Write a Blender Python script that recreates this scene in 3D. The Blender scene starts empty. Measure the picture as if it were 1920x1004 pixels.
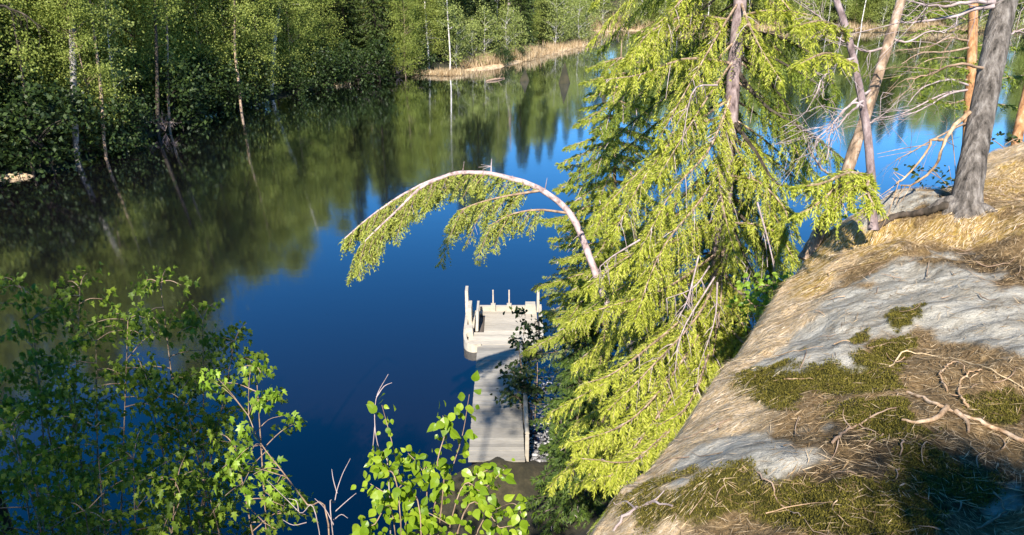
import bpy, math
import numpy as np
R = math.radians
scene = bpy.context.scene
C = scene.collection
# ------------------------------------------------------------------ camera, sky, sun
FPX, CX, CY, H = 1423.0, 960.0, 502.0, 12.0       # focal length in photo pixels, centre, eye height above the lake
PITCH = R(22.9)
SP, CP = math.sin(PITCH), math.cos(PITCH)
cam = bpy.data.cameras.new('camera')
cam.sensor_width = 36.0
cam.lens = 36.0 * FPX / 1920.0
cam.clip_start, cam.clip_end = 0.05, 2000
cam_o = bpy.data.objects.new('camera', cam)
C.objects.link(cam_o)
cam_o.location = (0, 0, H)
cam_o.rotation_euler = (R(90) - PITCH, 0, 0)
scene.camera = cam_o

SUN_EL, SUN_AZ = R(43), R(8)                      # azimuth: degrees to the left of straight behind the viewer
sdir = np.array([-math.sin(SUN_AZ) * math.cos(SUN_EL), -math.cos(SUN_AZ) * math.cos(SUN_EL), math.sin(SUN_EL)])
world = bpy.data.worlds.new('World')
scene.world = world
world.use_nodes = True
wn = world.node_tree
sky = wn.nodes.new('ShaderNodeTexSky')
sky.sky_type = 'NISHITA'
sky.sun_disc = False
sky.sun_elevation = SUN_EL
sky.sun_rotation = math.atan2(sdir[0], sdir[1])
sky.air_density, sky.dust_density, sky.ozone_density = 1.0, 0.0, 3.0
bg = wn.nodes['Background']
bg.inputs['Strength'].default_value = 0.09
hs = wn.nodes.new('ShaderNodeHueSaturation')
hs.inputs['Saturation'].default_value = 1.4
wn.links.new(sky.outputs[0], hs.inputs['Color'])
wn.links.new(hs.outputs[0], bg.inputs['Color'])
sun = bpy.data.lights.new('sun', 'SUN')
sun.energy, sun.angle, sun.color = 4.6, R(0.5), (1.0, 0.93, 0.82)
sun_o = bpy.data.objects.new('sun', sun)
C.objects.link(sun_o)
from mathutils import Vector
sun_o.rotation_euler = Vector(sdir).to_track_quat('Z', 'Y').to_euler()
vs = scene.view_settings
vs.view_transform, vs.look, vs.gamma, vs.exposure = 'Standard', 'None', 1.0, 1.3
scene.cycles.max_bounces = 6
scene.cycles.transparent_max_bounces = 4

# ------------------------------------------------------------------ helpers
def PX(px, py, zc):
    v = (py - CY) / FPX
    return np.array([(px - CX) / FPX * zc, zc * (CP - v * SP), H - zc * (SP + v * CP)])
def GP(px, py, z=0.0):
    v = (py - CY) / FPX
    return PX(px, py, (H - z) / (SP + v * CP))
def project(P):
    P = np.asarray(P, float)
    x, y, z = P[..., 0], P[..., 1], P[..., 2] - H
    zc = y * CP - z * SP
    up = y * SP + z * CP
    zc = np.maximum(zc, 0.01)
    return CX + FPX * x / zc, CY - FPX * up / zc, zc
def nrm(a):
    return a / np.maximum(np.linalg.norm(a, axis=-1, keepdims=True), 1e-9)
UP = np.array([0, 0, 1.0])
def smooth(pts, n):
    """Catmull-Rom through the points (any number of columns)."""
    p = np.asarray(pts, float)
    p = np.vstack([2 * p[0] - p[1], p, 2 * p[-1] - p[-2]])
    k = len(p) - 3
    t = np.linspace(0, k, n)
    i = np.minimum(t.astype(int), k - 1)
    f = (t - i)[:, None]
    a, b, c, d = p[i], p[i + 1], p[i + 2], p[i + 3]
    return 0.5 * (2 * b + (c - a) * f + (2 * a - 5 * b + 4 * c - d) * f * f + (3 * b - a - 3 * c + d) * f ** 3)

def hash2(i, j, s):
    h = (i.astype(np.int64) * 374761393 + j.astype(np.int64) * 668265263 + s * 974634777) & 0x7fffffff
    h = ((h ^ (h >> 13)) * 1274126177) & 0x7fffffff
    return ((h ^ (h >> 16)) & 0xffff) / 65535.0
def vnoise(x, y, s=0):
    i, j = np.floor(x), np.floor(y)
    f, g = x - i, y - j
    f, g = f * f * (3 - 2 * f), g * g * (3 - 2 * g)
    a, b = hash2(i, j, s), hash2(i + 1, j, s)
    c, d = hash2(i, j + 1, s), hash2(i + 1, j + 1, s)
    return (a * (1 - f) + b * f) * (1 - g) + (c * (1 - f) + d * f) * g
def fbm(x, y, s=0, o=4):
    r, a = 0, 0.5
    for k in range(o):
        r = r + a * (vnoise(x, y, s + k) - 0.5)
        x, y, a = x * 2.03 + 7.1, y * 2.03 + 3.3, a * 0.5
    return r

class MB:
    """Collects quads, triangles and fans; build() links them as ONE mesh object."""
    def __init__(s):
        s.v, s.f, s.n = [], [], 0          # f: (faces array (m,k), material)
    def add(s, V, Fa, mat=0):
        V = np.asarray(V, float).reshape(-1, 3)
        s.v.append(V)
        s.f.append((np.asarray(Fa, int) + s.n, mat))
        s.n += len(V)
    def mesh(s, name, mats, origin=(0, 0, 0), smooth_=True):
        V = np.vstack(s.v) - np.asarray(origin, float)
        me = bpy.data.meshes.new(name)
        me.vertices.add(len(V))
        me.vertices.foreach_set('co', V.astype(np.float32).ravel())
        loops = np.concatenate([f.ravel() for f, m in s.f])
        tot = np.concatenate([np.full(len(f), f.shape[1]) for f, m in s.f])
        mi = np.concatenate([np.full(len(f), m) for f, m in s.f])
        me.loops.add(len(loops))
        me.loops.foreach_set('vertex_index', loops.astype(np.int32))
        me.polygons.add(len(tot))
        me.polygons.foreach_set('loop_start', np.concatenate([[0], np.cumsum(tot)[:-1]]).astype(np.int32))
        me.polygons.foreach_set('loop_total', tot.astype(np.int32))
        me.polygons.foreach_set('material_index', mi.astype(np.int32))
        me.polygons.foreach_set('use_smooth', np.full(len(tot), smooth_))
        for m in (mats if isinstance(mats, (list, tuple)) else [mats]):
            me.materials.append(m)
        me.update(calc_edges=True)
        me.validate()
        return me
    def build(s, name, mats, parent=None, smooth_=True, origin=None):
        o0 = parent.location if parent is not None else (origin if origin is not None else (0, 0, 0))
        o = bpy.data.objects.new(name, s.mesh(name, mats, tuple(o0), smooth_))
        C.objects.link(o)
        if parent is not None:
            o.parent = parent
        elif origin is not None:
            o.location = tuple(origin)
        return o
    # -- shapes
    def tube(s, P, r, sides=7, mat=0, cap=True, bump=0.0, rng=None):
        P = np.asarray(P, float)
        n = len(P)
        r = np.broadcast_to(np.asarray(r, float), (n,))
        T = nrm(np.gradient(P, axis=0))
        ref = np.array([0, 0, 1.0]) if abs(T[:, 2]).mean() < 0.8 else np.array([1.0, 0, 0])
        A = nrm(np.cross(T, ref))
        B = np.cross(T, A)
        th = np.linspace(0, 2 * math.pi, sides, endpoint=False)
        rr = r[:, None] * np.ones((n, sides))
        if bump and rng is not None:
            rr = rr * (1 + bump * (rng.rand(n, sides) - 0.5) * 2)
        V = P[:, None, :] + rr[..., None] * (np.cos(th)[None, :, None] * A[:, None, :] + np.sin(th)[None, :, None] * B[:, None, :])
        i = np.arange(n - 1)[:, None] * sides
        j = np.arange(sides)[None, :]
        k = (j + 1) % sides
        Fq = np.stack([i + j, i + k, i + sides + k, i + sides + j], -1).reshape(-1, 4)
        s.add(V, Fq, mat)
        if cap:
            s.add(V[-1], np.arange(sides)[None, :], mat)
            s.add(V[0], np.arange(sides)[None, ::-1], mat)
    def box(s, c, size, mat=0, rot=None):
        d = np.array([[x, y, z] for x in (-.5, .5) for y in (-.5, .5) for z in (-.5, .5)]) * np.asarray(size, float)
        if rot is not None:
            d = d @ np.asarray(rot).T
        s.add(d + np.asarray(c, float), [[0, 1, 3, 2], [4, 6, 7, 5], [0, 4, 5, 1], [2, 3, 7, 6], [0, 2, 6, 4], [1, 5, 7, 3]], mat)
    def shoots(s, P, D, L, W, rng, mat=0, wide=0.38, N=None):
        """Pointed four-cornered leaves: base at P, tip at P + D*L."""
        n = len(P)
        L = np.broadcast_to(L, (n,))[:, None]
        W = np.broadcast_to(W, (n,))[:, None]
        if N is None:
            N = rng.normal(size=(n, 3)) + np.array([0, 0, 0.9])
        S = nrm(np.cross(D, N))
        m = P + D * L * wide
        V = np.stack([P, m + S * W * 0.5, P + D * L, m - S * W * 0.5], 1)
        s.add(V, np.arange(4 * n).reshape(n, 4), mat)
    def ribbons(s, P, w0, w1, rng, mat=0):
        """Thin flat twigs, P: (n, k, 3)."""
        n, k, _ = P.shape
        T = nrm(np.gradient(P, axis=1))
        S = nrm(np.cross(T, rng.normal(size=(n, 1, 3))))
        w = np.linspace(w0, w1, k)[None, :, None] * 0.5
        V = np.stack([P - S * w, P + S * w], 2)          # n,k,2,3
        b = (np.arange(n) * k * 2)[:, None] + (np.arange(k - 1) * 2)[None, :]
        Fq = np.stack([b, b + 1, b + 3, b + 2], -1).reshape(-1, 4)
        s.add(V, Fq, mat)
    def leaves(s, P, D, N, size, outline, mat=0, curl=0.25, fold=0.15):
        """Shaped leaves: outline (k,2) with u along D and v to the side; a fan about the mid-rib."""
        n = len(P)
        D = nrm(D)
        S = nrm(np.cross(N, D))
        Nn = np.cross(D, S)
        size = np.broadcast_to(size, (n,))[:, None, None]
        o = np.vstack([[0.42, 0.0], outline])
        u, v = o[:, 0][None, :, None], o[:, 1][None, :, None]
        V = P[:, None, :] + size * (u * D[:, None, :] + v * S[:, None, :] + (fold * np.abs(v) - curl * u * u) * Nn[:, None, :])
        k = len(outline)
        a = np.arange(k)
        tri = np.stack([np.zeros(k, int), 1 + a, 1 + (a + 1) % k], -1)
        s.add(V, (tri[None] + (np.arange(n) * (k + 1))[:, None, None]).reshape(-1, 3), mat)

def tag(o, label=None, cat=None, group=None, kind=None):
    if label: o['label'] = label
    if cat: o['category'] = cat
    if group: o['group'] = group
    if kind: o['kind'] = kind
    return o
def thing(name, loc, label, cat, group=None):
    o = bpy.data.objects.new(name, None)
    o.empty_display_size = 0.2
    C.objects.link(o)
    o.location = tuple(float(q) for q in loc)
    return tag(o, label, cat, group)
def copy_tree(o, loc, rz, sc, label):
    c = o.copy()
    C.objects.link(c)
    c.location, c.rotation_euler, c.scale = tuple(loc), (0, 0, rz), (sc[0], sc[0], sc[1])
    c['label'] = label
    for ch in o.children:
        d = ch.copy()
        C.objects.link(d)
        d.parent = c
    return c

# ------------------------------------------------------------------ materials
def mat(name):
    m = bpy.data.materials.new(name)
    m.use_nodes = True
    nt = m.node_tree
    return m, nt, nt.nodes['Principled BSDF'], nt.nodes['Material Output']
def ramp(nt, stops):
    r = nt.nodes.new('ShaderNodeValToRGB')
    e = r.color_ramp.elements
    while len(e) < len(stops):
        e.new(0.5)
    for q, (p, c) in zip(e, stops):
        q.position, q.color = p, (*c, 1)
    return r
def noise(nt, scale, detail=4, vec=None, rough=0.55):
    n = nt.nodes.new('ShaderNodeTexNoise')
    n.inputs['Scale'].default_value, n.inputs['Detail'].default_value, n.inputs['Roughness'].default_value = scale, detail, rough
    if vec is not None:
        nt.links.new(vec, n.inputs['Vector'])
    return n
def coords(nt, scale=(1, 1, 1), kind='Object'):
    tc = nt.nodes.new('ShaderNodeTexCoord')
    mp = nt.nodes.new('ShaderNodeMapping')
    mp.inputs['Scale'].default_value = scale
    nt.links.new(tc.outputs[kind], mp.inputs['Vector'])
    return mp.outputs['Vector']
def foliage(name, cols, trans=0.35, rough=0.55, objvar=0.0, spec=0.3):
    """Leaf material: the colour varies from leaf to leaf; some light comes through."""
    m, nt, b, out = mat(name)
    g = nt.nodes.new('ShaderNodeNewGeometry')
    k = len(cols)
    r = ramp(nt, [(i / max(1, k - 1), c) for i, c in enumerate(cols)])
    src = g.outputs['Random Per Island']
    if objvar:
        oi = nt.nodes.new('ShaderNodeObjectInfo')
        mx = nt.nodes.new('ShaderNodeMix')
        mx.inputs['Factor'].default_value = objvar
        nt.links.new(src, mx.inputs[2])
        nt.links.new(oi.outputs['Random'], mx.inputs[3])
        src = mx.outputs[0]
    nt.links.new(src, r.inputs['Fac'])
    nt.links.new(r.outputs['Color'], b.inputs['Base Color'])
    b.inputs['Roughness'].default_value = rough
    b.inputs['Specular IOR Level'].default_value = spec
    t = nt.nodes.new('ShaderNodeBsdfTranslucent')
    nt.links.new(r.outputs['Color'], t.inputs['Color'])
    mix = nt.nodes.new('ShaderNodeMixShader')
    mix.inputs[0].default_value = trans
    nt.links.new(b.outputs[0], mix.inputs[1])
    nt.links.new(t.outputs[0], mix.inputs[2])
    nt.links.new(mix.outputs[0], out.inputs['Surface'])
    return m
def bark(name, c0, c1, c2, scale=(14, 14, 3), bump=0.5, dist=0.02, nscale=1.0):
    m, nt, b, out = mat(name)
    v = coords(nt, scale)
    n = noise(nt, nscale, 6, v, 0.65)
    r = ramp(nt, [(0.32, c0), (0.5, c1), (0.68, c2)])
    nt.links.new(n.outputs['Fac'], r.inputs['Fac'])
    nt.links.new(r.outputs['Color'], b.inputs['Base Color'])
    b.inputs['Roughness'].default_value = 0.9
    b.inputs['Specular IOR Level'].default_value = 0.2
    bm = nt.nodes.new('ShaderNodeBump')
    bm.inputs['Strength'].default_value, bm.inputs['Distance'].default_value = bump, dist
    nt.links.new(n.outputs['Fac'], bm.inputs['Height'])
    nt.links.new(bm.outputs[0], b.inputs['Normal'])
    return m

M = {}
M['needle_bright'] = foliage('needle_bright', [(0.16, 0.20, 0.016), (0.34, 0.38, 0.035), (0.47, 0.50, 0.06), (0.58, 0.59, 0.12)], 0.42)
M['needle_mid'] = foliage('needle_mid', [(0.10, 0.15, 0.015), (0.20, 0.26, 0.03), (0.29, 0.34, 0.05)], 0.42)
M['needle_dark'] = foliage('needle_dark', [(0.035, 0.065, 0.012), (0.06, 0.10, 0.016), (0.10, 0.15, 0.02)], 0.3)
M['needle_soft'] = foliage('needle_soft', [(0.14, 0.19, 0.05), (0.25, 0.31, 0.085), (0.36, 0.41, 0.13)], 0.45)
M['needle_larch'] = foliage('needle_larch', [(0.22, 0.27, 0.03), (0.38, 0.43, 0.055), (0.5, 0.54, 0.10)], 0.55)
M['needle_arch'] = foliage('needle_arch', [(0.18, 0.22, 0.03), (0.32, 0.36, 0.06), (0.44, 0.46, 0.10)], 0.35)
M['leaf_far'] = foliage('leaf_far', [(0.19, 0.235, 0.045), (0.32, 0.37, 0.08), (0.42, 0.46, 0.12)], 0.52, objvar=0.35)
M['leaf_pale'] = foliage('leaf_pale', [(0.16, 0.20, 0.05), (0.26, 0.30, 0.08), (0.34, 0.38, 0.11)], 0.35, objvar=0.35)
M['leaf_fardark'] = foliage('leaf_fardark', [(0.03, 0.05, 0.012), (0.055, 0.08, 0.018), (0.09, 0.125, 0.028)], 0.25, objvar=0.3)
M['leaf_under'] = foliage('leaf_under', [(0.013, 0.026, 0.007), (0.025, 0.046, 0.010), (0.05, 0.08, 0.015)], 0.22)  # under-storey green, darkened to put the bank's deep shade into the colour
M['leaf_maple'] = foliage('leaf_maple', [(0.065, 0.115, 0.013), (0.13, 0.2, 0.02), (0.24, 0.32, 0.032)], 0.45, 0.5)  # maple green with the lower-left shade put into the colour
M['leaf_maple_bright'] = foliage('leaf_maple_bright', [(0.12, 0.22, 0.015), (0.2, 0.32, 0.025), (0.3, 0.42, 0.05)], 0.4, 0.4)  # lit copy of the maple green, sunlight put into the colour
M['leaf_birch'] = foliage('leaf_birch', [(0.12, 0.21, 0.010), (0.20, 0.30, 0.016), (0.32, 0.42, 0.035)], 0.4, 0.35, spec=0.4)
M['straw'] = foliage('straw', [(0.28, 0.18, 0.08), (0.52, 0.37, 0.18), (0.7, 0.53, 0.33), (0.8, 0.68, 0.54)], 0.15, 0.6)
M['reed'] = foliage('reed', [(0.30, 0.20, 0.10), (0.45, 0.33, 0.19), (0.58, 0.46, 0.3)], 0.25, 0.7)
M['litter'] = foliage('litter', [(0.09, 0.05, 0.02), (0.22, 0.14, 0.06), (0.36, 0.25, 0.13), (0.5, 0.38, 0.24)], 0.05, 0.7)
M['bark_grey'] = bark('bark_grey', (0.03, 0.026, 0.022), (0.15, 0.13, 0.115), (0.30, 0.27, 0.245), (20, 20, 4.5), 1.0, 0.05)
M['bark_orange'] = bark('bark_orange', (0.12, 0.06, 0.03), (0.38, 0.19, 0.085), (0.5, 0.33, 0.2), (12, 12, 4), 0.7)
M['bark_tan'] = bark('bark_tan', (0.06, 0.045, 0.035), (0.26, 0.18, 0.12), (0.5, 0.38, 0.3), (16, 16, 5), 0.7)
M['bark_lilac'] = bark('bark_lilac', (0.07, 0.05, 0.05), (0.22, 0.165, 0.165), (0.36, 0.29, 0.29), (16, 16, 6), 0.8)
M['bark_arch'] = bark('bark_arch', (0.15, 0.10, 0.09), (0.42, 0.315, 0.31), (0.52, 0.41, 0.41), (9, 9, 9), 0.5, 0.01)
M['bark_dark'] = bark('bark_dark', (0.02, 0.016, 0.012), (0.05, 0.04, 0.03), (0.12, 0.09, 0.07), (12, 12, 4), 0.7)
M['bark_birch'] = bark('bark_birch', (0.08, 0.07, 0.06), (0.5, 0.46, 0.42), (0.7, 0.66, 0.62), (3, 3, 5), 0.3)
M['bark_mottled'] = bark('bark_mottled', (0.04, 0.035, 0.03), (0.2, 0.18, 0.165), (0.36, 0.33, 0.31), (4, 4, 6), 0.5)
M['twig_pale'] = bark('twig_pale', (0.2, 0.15, 0.14), (0.34, 0.27, 0.26), (0.48, 0.4, 0.41), (10, 10, 10), 0.2)
M['twig_brown'] = bark('twig_brown', (0.14, 0.09, 0.06), (0.28, 0.19, 0.13), (0.4, 0.3, 0.22), (10, 10, 10), 0.2)
M['root'] = bark('root', (0.14, 0.08, 0.04), (0.38, 0.25, 0.15), (0.6, 0.45, 0.32), (20, 20, 8), 0.6, 0.01)
M['dock_wood'] = None

def dock_material(name, c, seams):
    m, nt, b, out = mat(name)
    v = coords(nt, (1.6, 9, 3))
    n = noise(nt, 2.0, 6, v, 0.7)
    r = ramp(nt, [(0.3, tuple(q * 0.72 for q in c)), (0.55, c), (0.75, tuple(min(1, q * 1.12) for q in c))])
    nt.links.new(n.outputs['Fac'], r.inputs['Fac'])
    g = nt.nodes.new('ShaderNodeNewGeometry')
    hv = nt.nodes.new('ShaderNodeMapRange')
    hv.inputs[3].default_value, hv.inputs[4].default_value = 0.72, 1.1
    nt.links.new(g.outputs['Random Per Island'], hv.inputs[0])
    hs_ = nt.nodes.new('ShaderNodeHueSaturation')
    nt.links.new(hv.outputs[0], hs_.inputs['Value'])
    nt.links.new(r.outputs['Color'], hs_.inputs['Color'])
    col = hs_.outputs[0]
    nt.links.new(col, b.inputs['Base Color'])
    b.inputs['Roughness'].default_value = 0.75
    bm = nt.nodes.new('ShaderNodeBump')
    bm.inputs['Strength'].default_value, bm.inputs['Distance'].default_value = 0.3, 0.01
    nt.links.new(n.outputs['Fac'], bm.inputs['Height'])
    nt.links.new(bm.outputs[0], b.inputs['Normal'])
    return m
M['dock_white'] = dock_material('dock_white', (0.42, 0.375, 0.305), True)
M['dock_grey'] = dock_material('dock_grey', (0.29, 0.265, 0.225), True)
M['dock_dark'] = dock_material('dock_dark', (0.12, 0.1, 0.085), True)
M['steel'] = dock_material('steel', (0.5, 0.43, 0.36), False)

# water
m, nt, b, out = mat('lake_water')
nt.nodes.remove(b)
fr = nt.nodes.new('ShaderNodeFresnel')
fr.inputs['IOR'].default_value = 1.34
ma = nt.nodes.new('ShaderNodeMath')
ma.operation = 'MULTIPLY_ADD'
ma.inputs[1].default_value, ma.inputs[2].default_value = 3.0, 0.02
ma.use_clamp = True
nt.links.new(fr.outputs[0], ma.inputs[0])
gl = nt.nodes.new('ShaderNodeBsdfGlossy')
gl.inputs['Roughness'].default_value = 0.06
gl.inputs['Color'].default_value = (0.84, 0.88, 0.95, 1)
df = nt.nodes.new('ShaderNodeBsdfDiffuse')
df.inputs['Color'].default_value = (0.0045, 0.003, 0.0055, 1)
mx = nt.nodes.new('ShaderNodeMixShader')
nt.links.new(ma.outputs[0], mx.inputs[0])
nt.links.new(df.outputs[0], mx.inputs[1])
nt.links.new(gl.outputs[0], mx.inputs[2])
nt.links.new(mx.outputs[0], out.inputs['Surface'])
nz = noise(nt, 1.0, 3, coords(nt, (0.5, 1.6, 1)))
bm = nt.nodes.new('ShaderNodeBump')
bm.inputs['Strength'].default_value, bm.inputs['Distance'].default_value = 0.04, 0.05
nt.links.new(nz.outputs['Fac'], bm.inputs['Height'])
nt.links.new(bm.outputs[0], gl.inputs['Normal'])
M['water'] = m

# ------------------------------------------------------------------ terrain
BRINK = np.array([(-60, -34), (-30, -18), (-14, -8), (-5, -2.6), (-1.3, 0.3), (-0.08, 2.15), (0.90, 3.42), (2.06, 5.3), (2.65, 6.1),
                  (3.27, 6.5), (4.2, 6.95), (5.2, 8.0), (6.3, 9.0), (8, 10.2), (14, 12), (30, 13), (70, 12)])
SHORE = np.array([(-70, -22), (-45, -6), (-25, 1), (-12, 6.5), (-6, 10), (-3, 12.6), (-1.2, 14.6), (0.45, 15.6), (1.1, 17.5), (1.9, 20),
                  (3.5, 23), (8, 22), (16, 21), (30, 24), (70, 22)])
fpx = [(0, 336), (60, 332), (130, 318), (250, 275), (400, 216), (540, 184), (640, 159), (720, 151), (795, 141), (845, 144), (880, 130),
       (940, 124), (1000, 108), (1050, 96), (1112, 80), (1085, 66), (1100, 58), (1160, 58), (1300, 60), (1500, 62), (1700, 62), (1920, 62)]
FAR = np.array([(-78, -24), (-52, -2), (-45, 14), (-38, 28)] + [tuple(GP(*q)[:2]) for q in fpx] + [(110, 118), (150, 60), (160, 20)])
def sdist(X, Y, poly):
    """Signed distance, positive to the right of travel."""
    best = np.full(X.shape, 1e9)
    sg = np.ones(X.shape)
    for (x0, y0), (x1, y1) in zip(poly[:-1], poly[1:]):
        dx, dy = x1 - x0, y1 - y0
        L = dx * dx + dy * dy
        t = np.clip(((X - x0) * dx + (Y - y0) * dy) / L, 0, 1)
        ex, ey = X - (x0 + t * dx), Y - (y0 + t * dy)
        d = np.hypot(ex, ey)
        cr = dy * (X - x0) - dx * (Y - y0)
        k = d < best - 1e-9
        best = np.where(k, d, best)
        sg = np.where(k, np.sign(cr), sg)
    return best * np.where(sg == 0, 1, sg)
def near_z(X, Y):
    X, Y = np.asarray(X, float), np.asarray(Y, float)
    db, ds = sdist(X, Y, BRINK), sdist(X, Y, SHORE)
    s = np.clip(ds, 0, None) / (np.clip(ds, 0, None) + np.clip(-db, 0, None) + 1e-6)
    slope = 9.45 * s ** 2.3
    d = np.clip(db, 0, None)
    top = 9.45 + 0.95 * (1 - np.exp(-d / 1.1)) + 0.06 * np.clip(d - 3, 0, 30)
    z = np.where(db >= 0, top, np.where(ds >= 0, slope + 0.02, np.maximum(ds * 0.28, -2.5)))
    z = np.maximum(z, -2.5) + 0.84 * np.exp(-((X + .30) / 1.2) ** 2 - ((Y - 14.85) / .62) ** 2)
    stp = sdist(X, Y, np.array([(1.9, 6.6), (2.35, 5.75), (3.0, 5.35), (3.55, 4.5), (4.6, 3.6), (7, 3.0)]))
    z = z + 0.16 / (1 + np.exp(np.clip((stp + 0.25 * fbm(X * 1.3, Y * 1.3, 12)) / 0.07, -30, 30))) * np.clip(db + .5, 0, 1) * np.exp(-np.clip(stp + 3, -9, 0) ** 2)
    # rounded shoulder
    sh = np.exp(-(db / 0.35) ** 2)
    z = z - 0.06 * sh + 0.28 * np.exp(-((X - 2.85) / .62) ** 2 - ((Y - 6.2) / .55) ** 2) + 0.30 * np.exp(-((X - 4.6) / 1.5) ** 2 - ((Y - 7.6) / 1.2) ** 2) + 0.08 * np.exp(-(db / .8) ** 2)
    w = np.clip((ds + 0.2) / 2, 0, 1)
    z = z + w * (0.34 * fbm(X * 0.9, Y * 0.9, 3) + 0.5 * np.clip(-db, 0, 1) * fbm(X * 1.7, Y * 1.7, 9))
    z = z + np.clip(db + 0.6, 0, 1) * (0.20 * fbm(X * 2.2, Y * 2.2, 5) + 0.07 * fbm(X * 7, Y * 7, 6)) + .30 * np.exp(-(db / .5) ** 2) * fbm(X * 1.5 + 4, Y * 1.5, 15)
    return z
def far_z(X, Y):
    d = -sdist(np.asarray(X, float), np.asarray(Y, float), FAR)
    return np.where(d > 0, -0.06 + np.minimum(d, 3) * 0.15 + np.clip(d - 3, 0, 60) * 0.17 + np.clip(d, 0, 4) / 4 * 0.8 * fbm(np.asarray(X) * 0.22, np.asarray(Y) * 0.22, 2), np.maximum(d * 0.25, -2.5))
def grid(xs, ys, zf):
    X, Y = np.meshgrid(xs, ys)
    Z = zf(X, Y)
    V = np.stack([X, Y, Z], -1).reshape(-1, 3)
    nx = len(xs)
    i = (np.arange(len(ys) - 1)[:, None] * nx + np.arange(nx - 1)[None, :]).ravel()
    return V, np.stack([i, i + 1, i + 1 + nx, i + nx], -1)

# far bank
m, nt, b, out = mat('forest_floor')
n = noise(nt, 0.9, 6, coords(nt))
r = ramp(nt, [(0.3, (0.012, 0.012, 0.006)), (0.5, (0.03, 0.028, 0.012)), (0.7, (0.07, 0.055, 0.028))])
nt.links.new(n.outputs['Fac'], r.inputs['Fac'])
nt.links.new(r.outputs['Color'], b.inputs['Base Color'])
b.inputs['Roughness'].default_value = 1.0
M['forest_floor'] = m
mb = MB()
V, Fq = grid(np.arange(-130, 191, 1.25), np.arange(-40, 260, 1.25), far_z)
mb.add(V, Fq)
keep = V[:, 2] > -2.4
mb.f[0] = (Fq[keep[Fq].any(1)], 0)
tag(mb.build('far_bank', M['forest_floor']), 'wooded bank across the lake', 'ground', kind='structure')
# water
mb = MB()
mb.add([(-260, -60, 0), (260, -60, 0), (260, 260, 0), (-260, 260, 0)], [[0, 1, 2, 3]])
tag(mb.build('lake_water', M['water']), 'still dark blue lake water', 'water', kind='structure')

# near slope and the rock we stand on
def blob(px, py, cx, cy, rx, ry, a=0):
    c, s_ = math.cos(R(a)), math.sin(R(a))
    dx, dy = px - cx, py - cy
    u, v = (dx * c + dy * s_) / rx, (-dx * s_ + dy * c) / ry
    return np.exp(-(u * u + v * v) ** 1.5)
def set_attr(me, name, val):
    a = me.attributes.new(name, 'FLOAT', 'POINT')
    a.data.foreach_set('value', np.clip(val, 0, 1).astype(np.float32))
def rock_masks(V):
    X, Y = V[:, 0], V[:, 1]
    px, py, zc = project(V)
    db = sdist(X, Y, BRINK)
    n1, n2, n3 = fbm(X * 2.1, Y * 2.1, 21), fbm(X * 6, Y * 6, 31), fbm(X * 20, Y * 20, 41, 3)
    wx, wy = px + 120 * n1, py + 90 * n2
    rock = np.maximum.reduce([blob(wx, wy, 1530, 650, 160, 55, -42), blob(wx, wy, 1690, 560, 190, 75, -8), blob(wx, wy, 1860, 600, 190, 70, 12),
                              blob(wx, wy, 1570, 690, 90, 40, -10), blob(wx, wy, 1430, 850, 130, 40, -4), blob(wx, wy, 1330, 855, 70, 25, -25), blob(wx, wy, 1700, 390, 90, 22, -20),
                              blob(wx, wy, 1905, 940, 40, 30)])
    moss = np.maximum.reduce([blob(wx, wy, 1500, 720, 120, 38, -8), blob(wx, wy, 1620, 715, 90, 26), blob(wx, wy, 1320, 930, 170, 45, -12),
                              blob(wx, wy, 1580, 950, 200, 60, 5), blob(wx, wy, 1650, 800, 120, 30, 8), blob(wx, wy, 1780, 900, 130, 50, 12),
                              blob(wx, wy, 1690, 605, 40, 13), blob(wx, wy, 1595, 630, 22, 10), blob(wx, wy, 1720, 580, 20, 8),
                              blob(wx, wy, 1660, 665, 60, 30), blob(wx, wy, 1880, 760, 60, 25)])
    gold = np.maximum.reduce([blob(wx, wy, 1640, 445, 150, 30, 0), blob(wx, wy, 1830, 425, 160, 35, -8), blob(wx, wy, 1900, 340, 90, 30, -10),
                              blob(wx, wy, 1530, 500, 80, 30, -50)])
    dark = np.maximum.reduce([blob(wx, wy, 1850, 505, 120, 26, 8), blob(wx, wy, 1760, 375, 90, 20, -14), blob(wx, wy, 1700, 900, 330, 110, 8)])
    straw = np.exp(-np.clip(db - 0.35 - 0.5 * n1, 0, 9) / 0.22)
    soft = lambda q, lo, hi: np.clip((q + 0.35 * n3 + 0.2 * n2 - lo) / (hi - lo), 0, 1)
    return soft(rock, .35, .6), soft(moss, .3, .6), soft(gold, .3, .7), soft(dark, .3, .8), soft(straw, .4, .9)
m, nt, b, out = mat('mossy_rock')
v = coords(nt)
def attr(nt, n):
    a = nt.nodes.new('ShaderNodeAttribute')
    a.attribute_name = n
    return a.outputs['Fac']
def mixc(nt, fac, a, c):
    x = nt.nodes.new('ShaderNodeMix')
    x.data_type = 'RGBA'
    nt.links.new(fac, x.inputs[0])
    nt.links.new(a, x.inputs[6])
    nt.links.new(c, x.inputs[7])
    return x.outputs[2]
na, nb = noise(nt, 9, 8, v, 0.7), noise(nt, 38, 6, v, 0.7)
def tone(stops, n):
    r = ramp(nt, stops)
    nt.links.new(n.outputs['Fac'], r.inputs['Fac'])
    return r.outputs['Color']
c_lit = tone([(0.3, (0.07, 0.045, 0.02)), (0.5, (0.20, 0.13, 0.06)), (0.7, (0.36, 0.25, 0.13))], nb)
c_straw = tone([(0.3, (0.34, 0.23, 0.12)), (0.5, (0.56, 0.42, 0.26)), (0.7, (0.7, 0.58, 0.43))], nb)
c_rock = tone([(0.25, (0.08, 0.072, 0.058)), (0.42, (0.26, 0.235, 0.19)), (0.58, (0.40, 0.37, 0.31)), (0.75, (0.54, 0.5, 0.43))], na)
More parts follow.
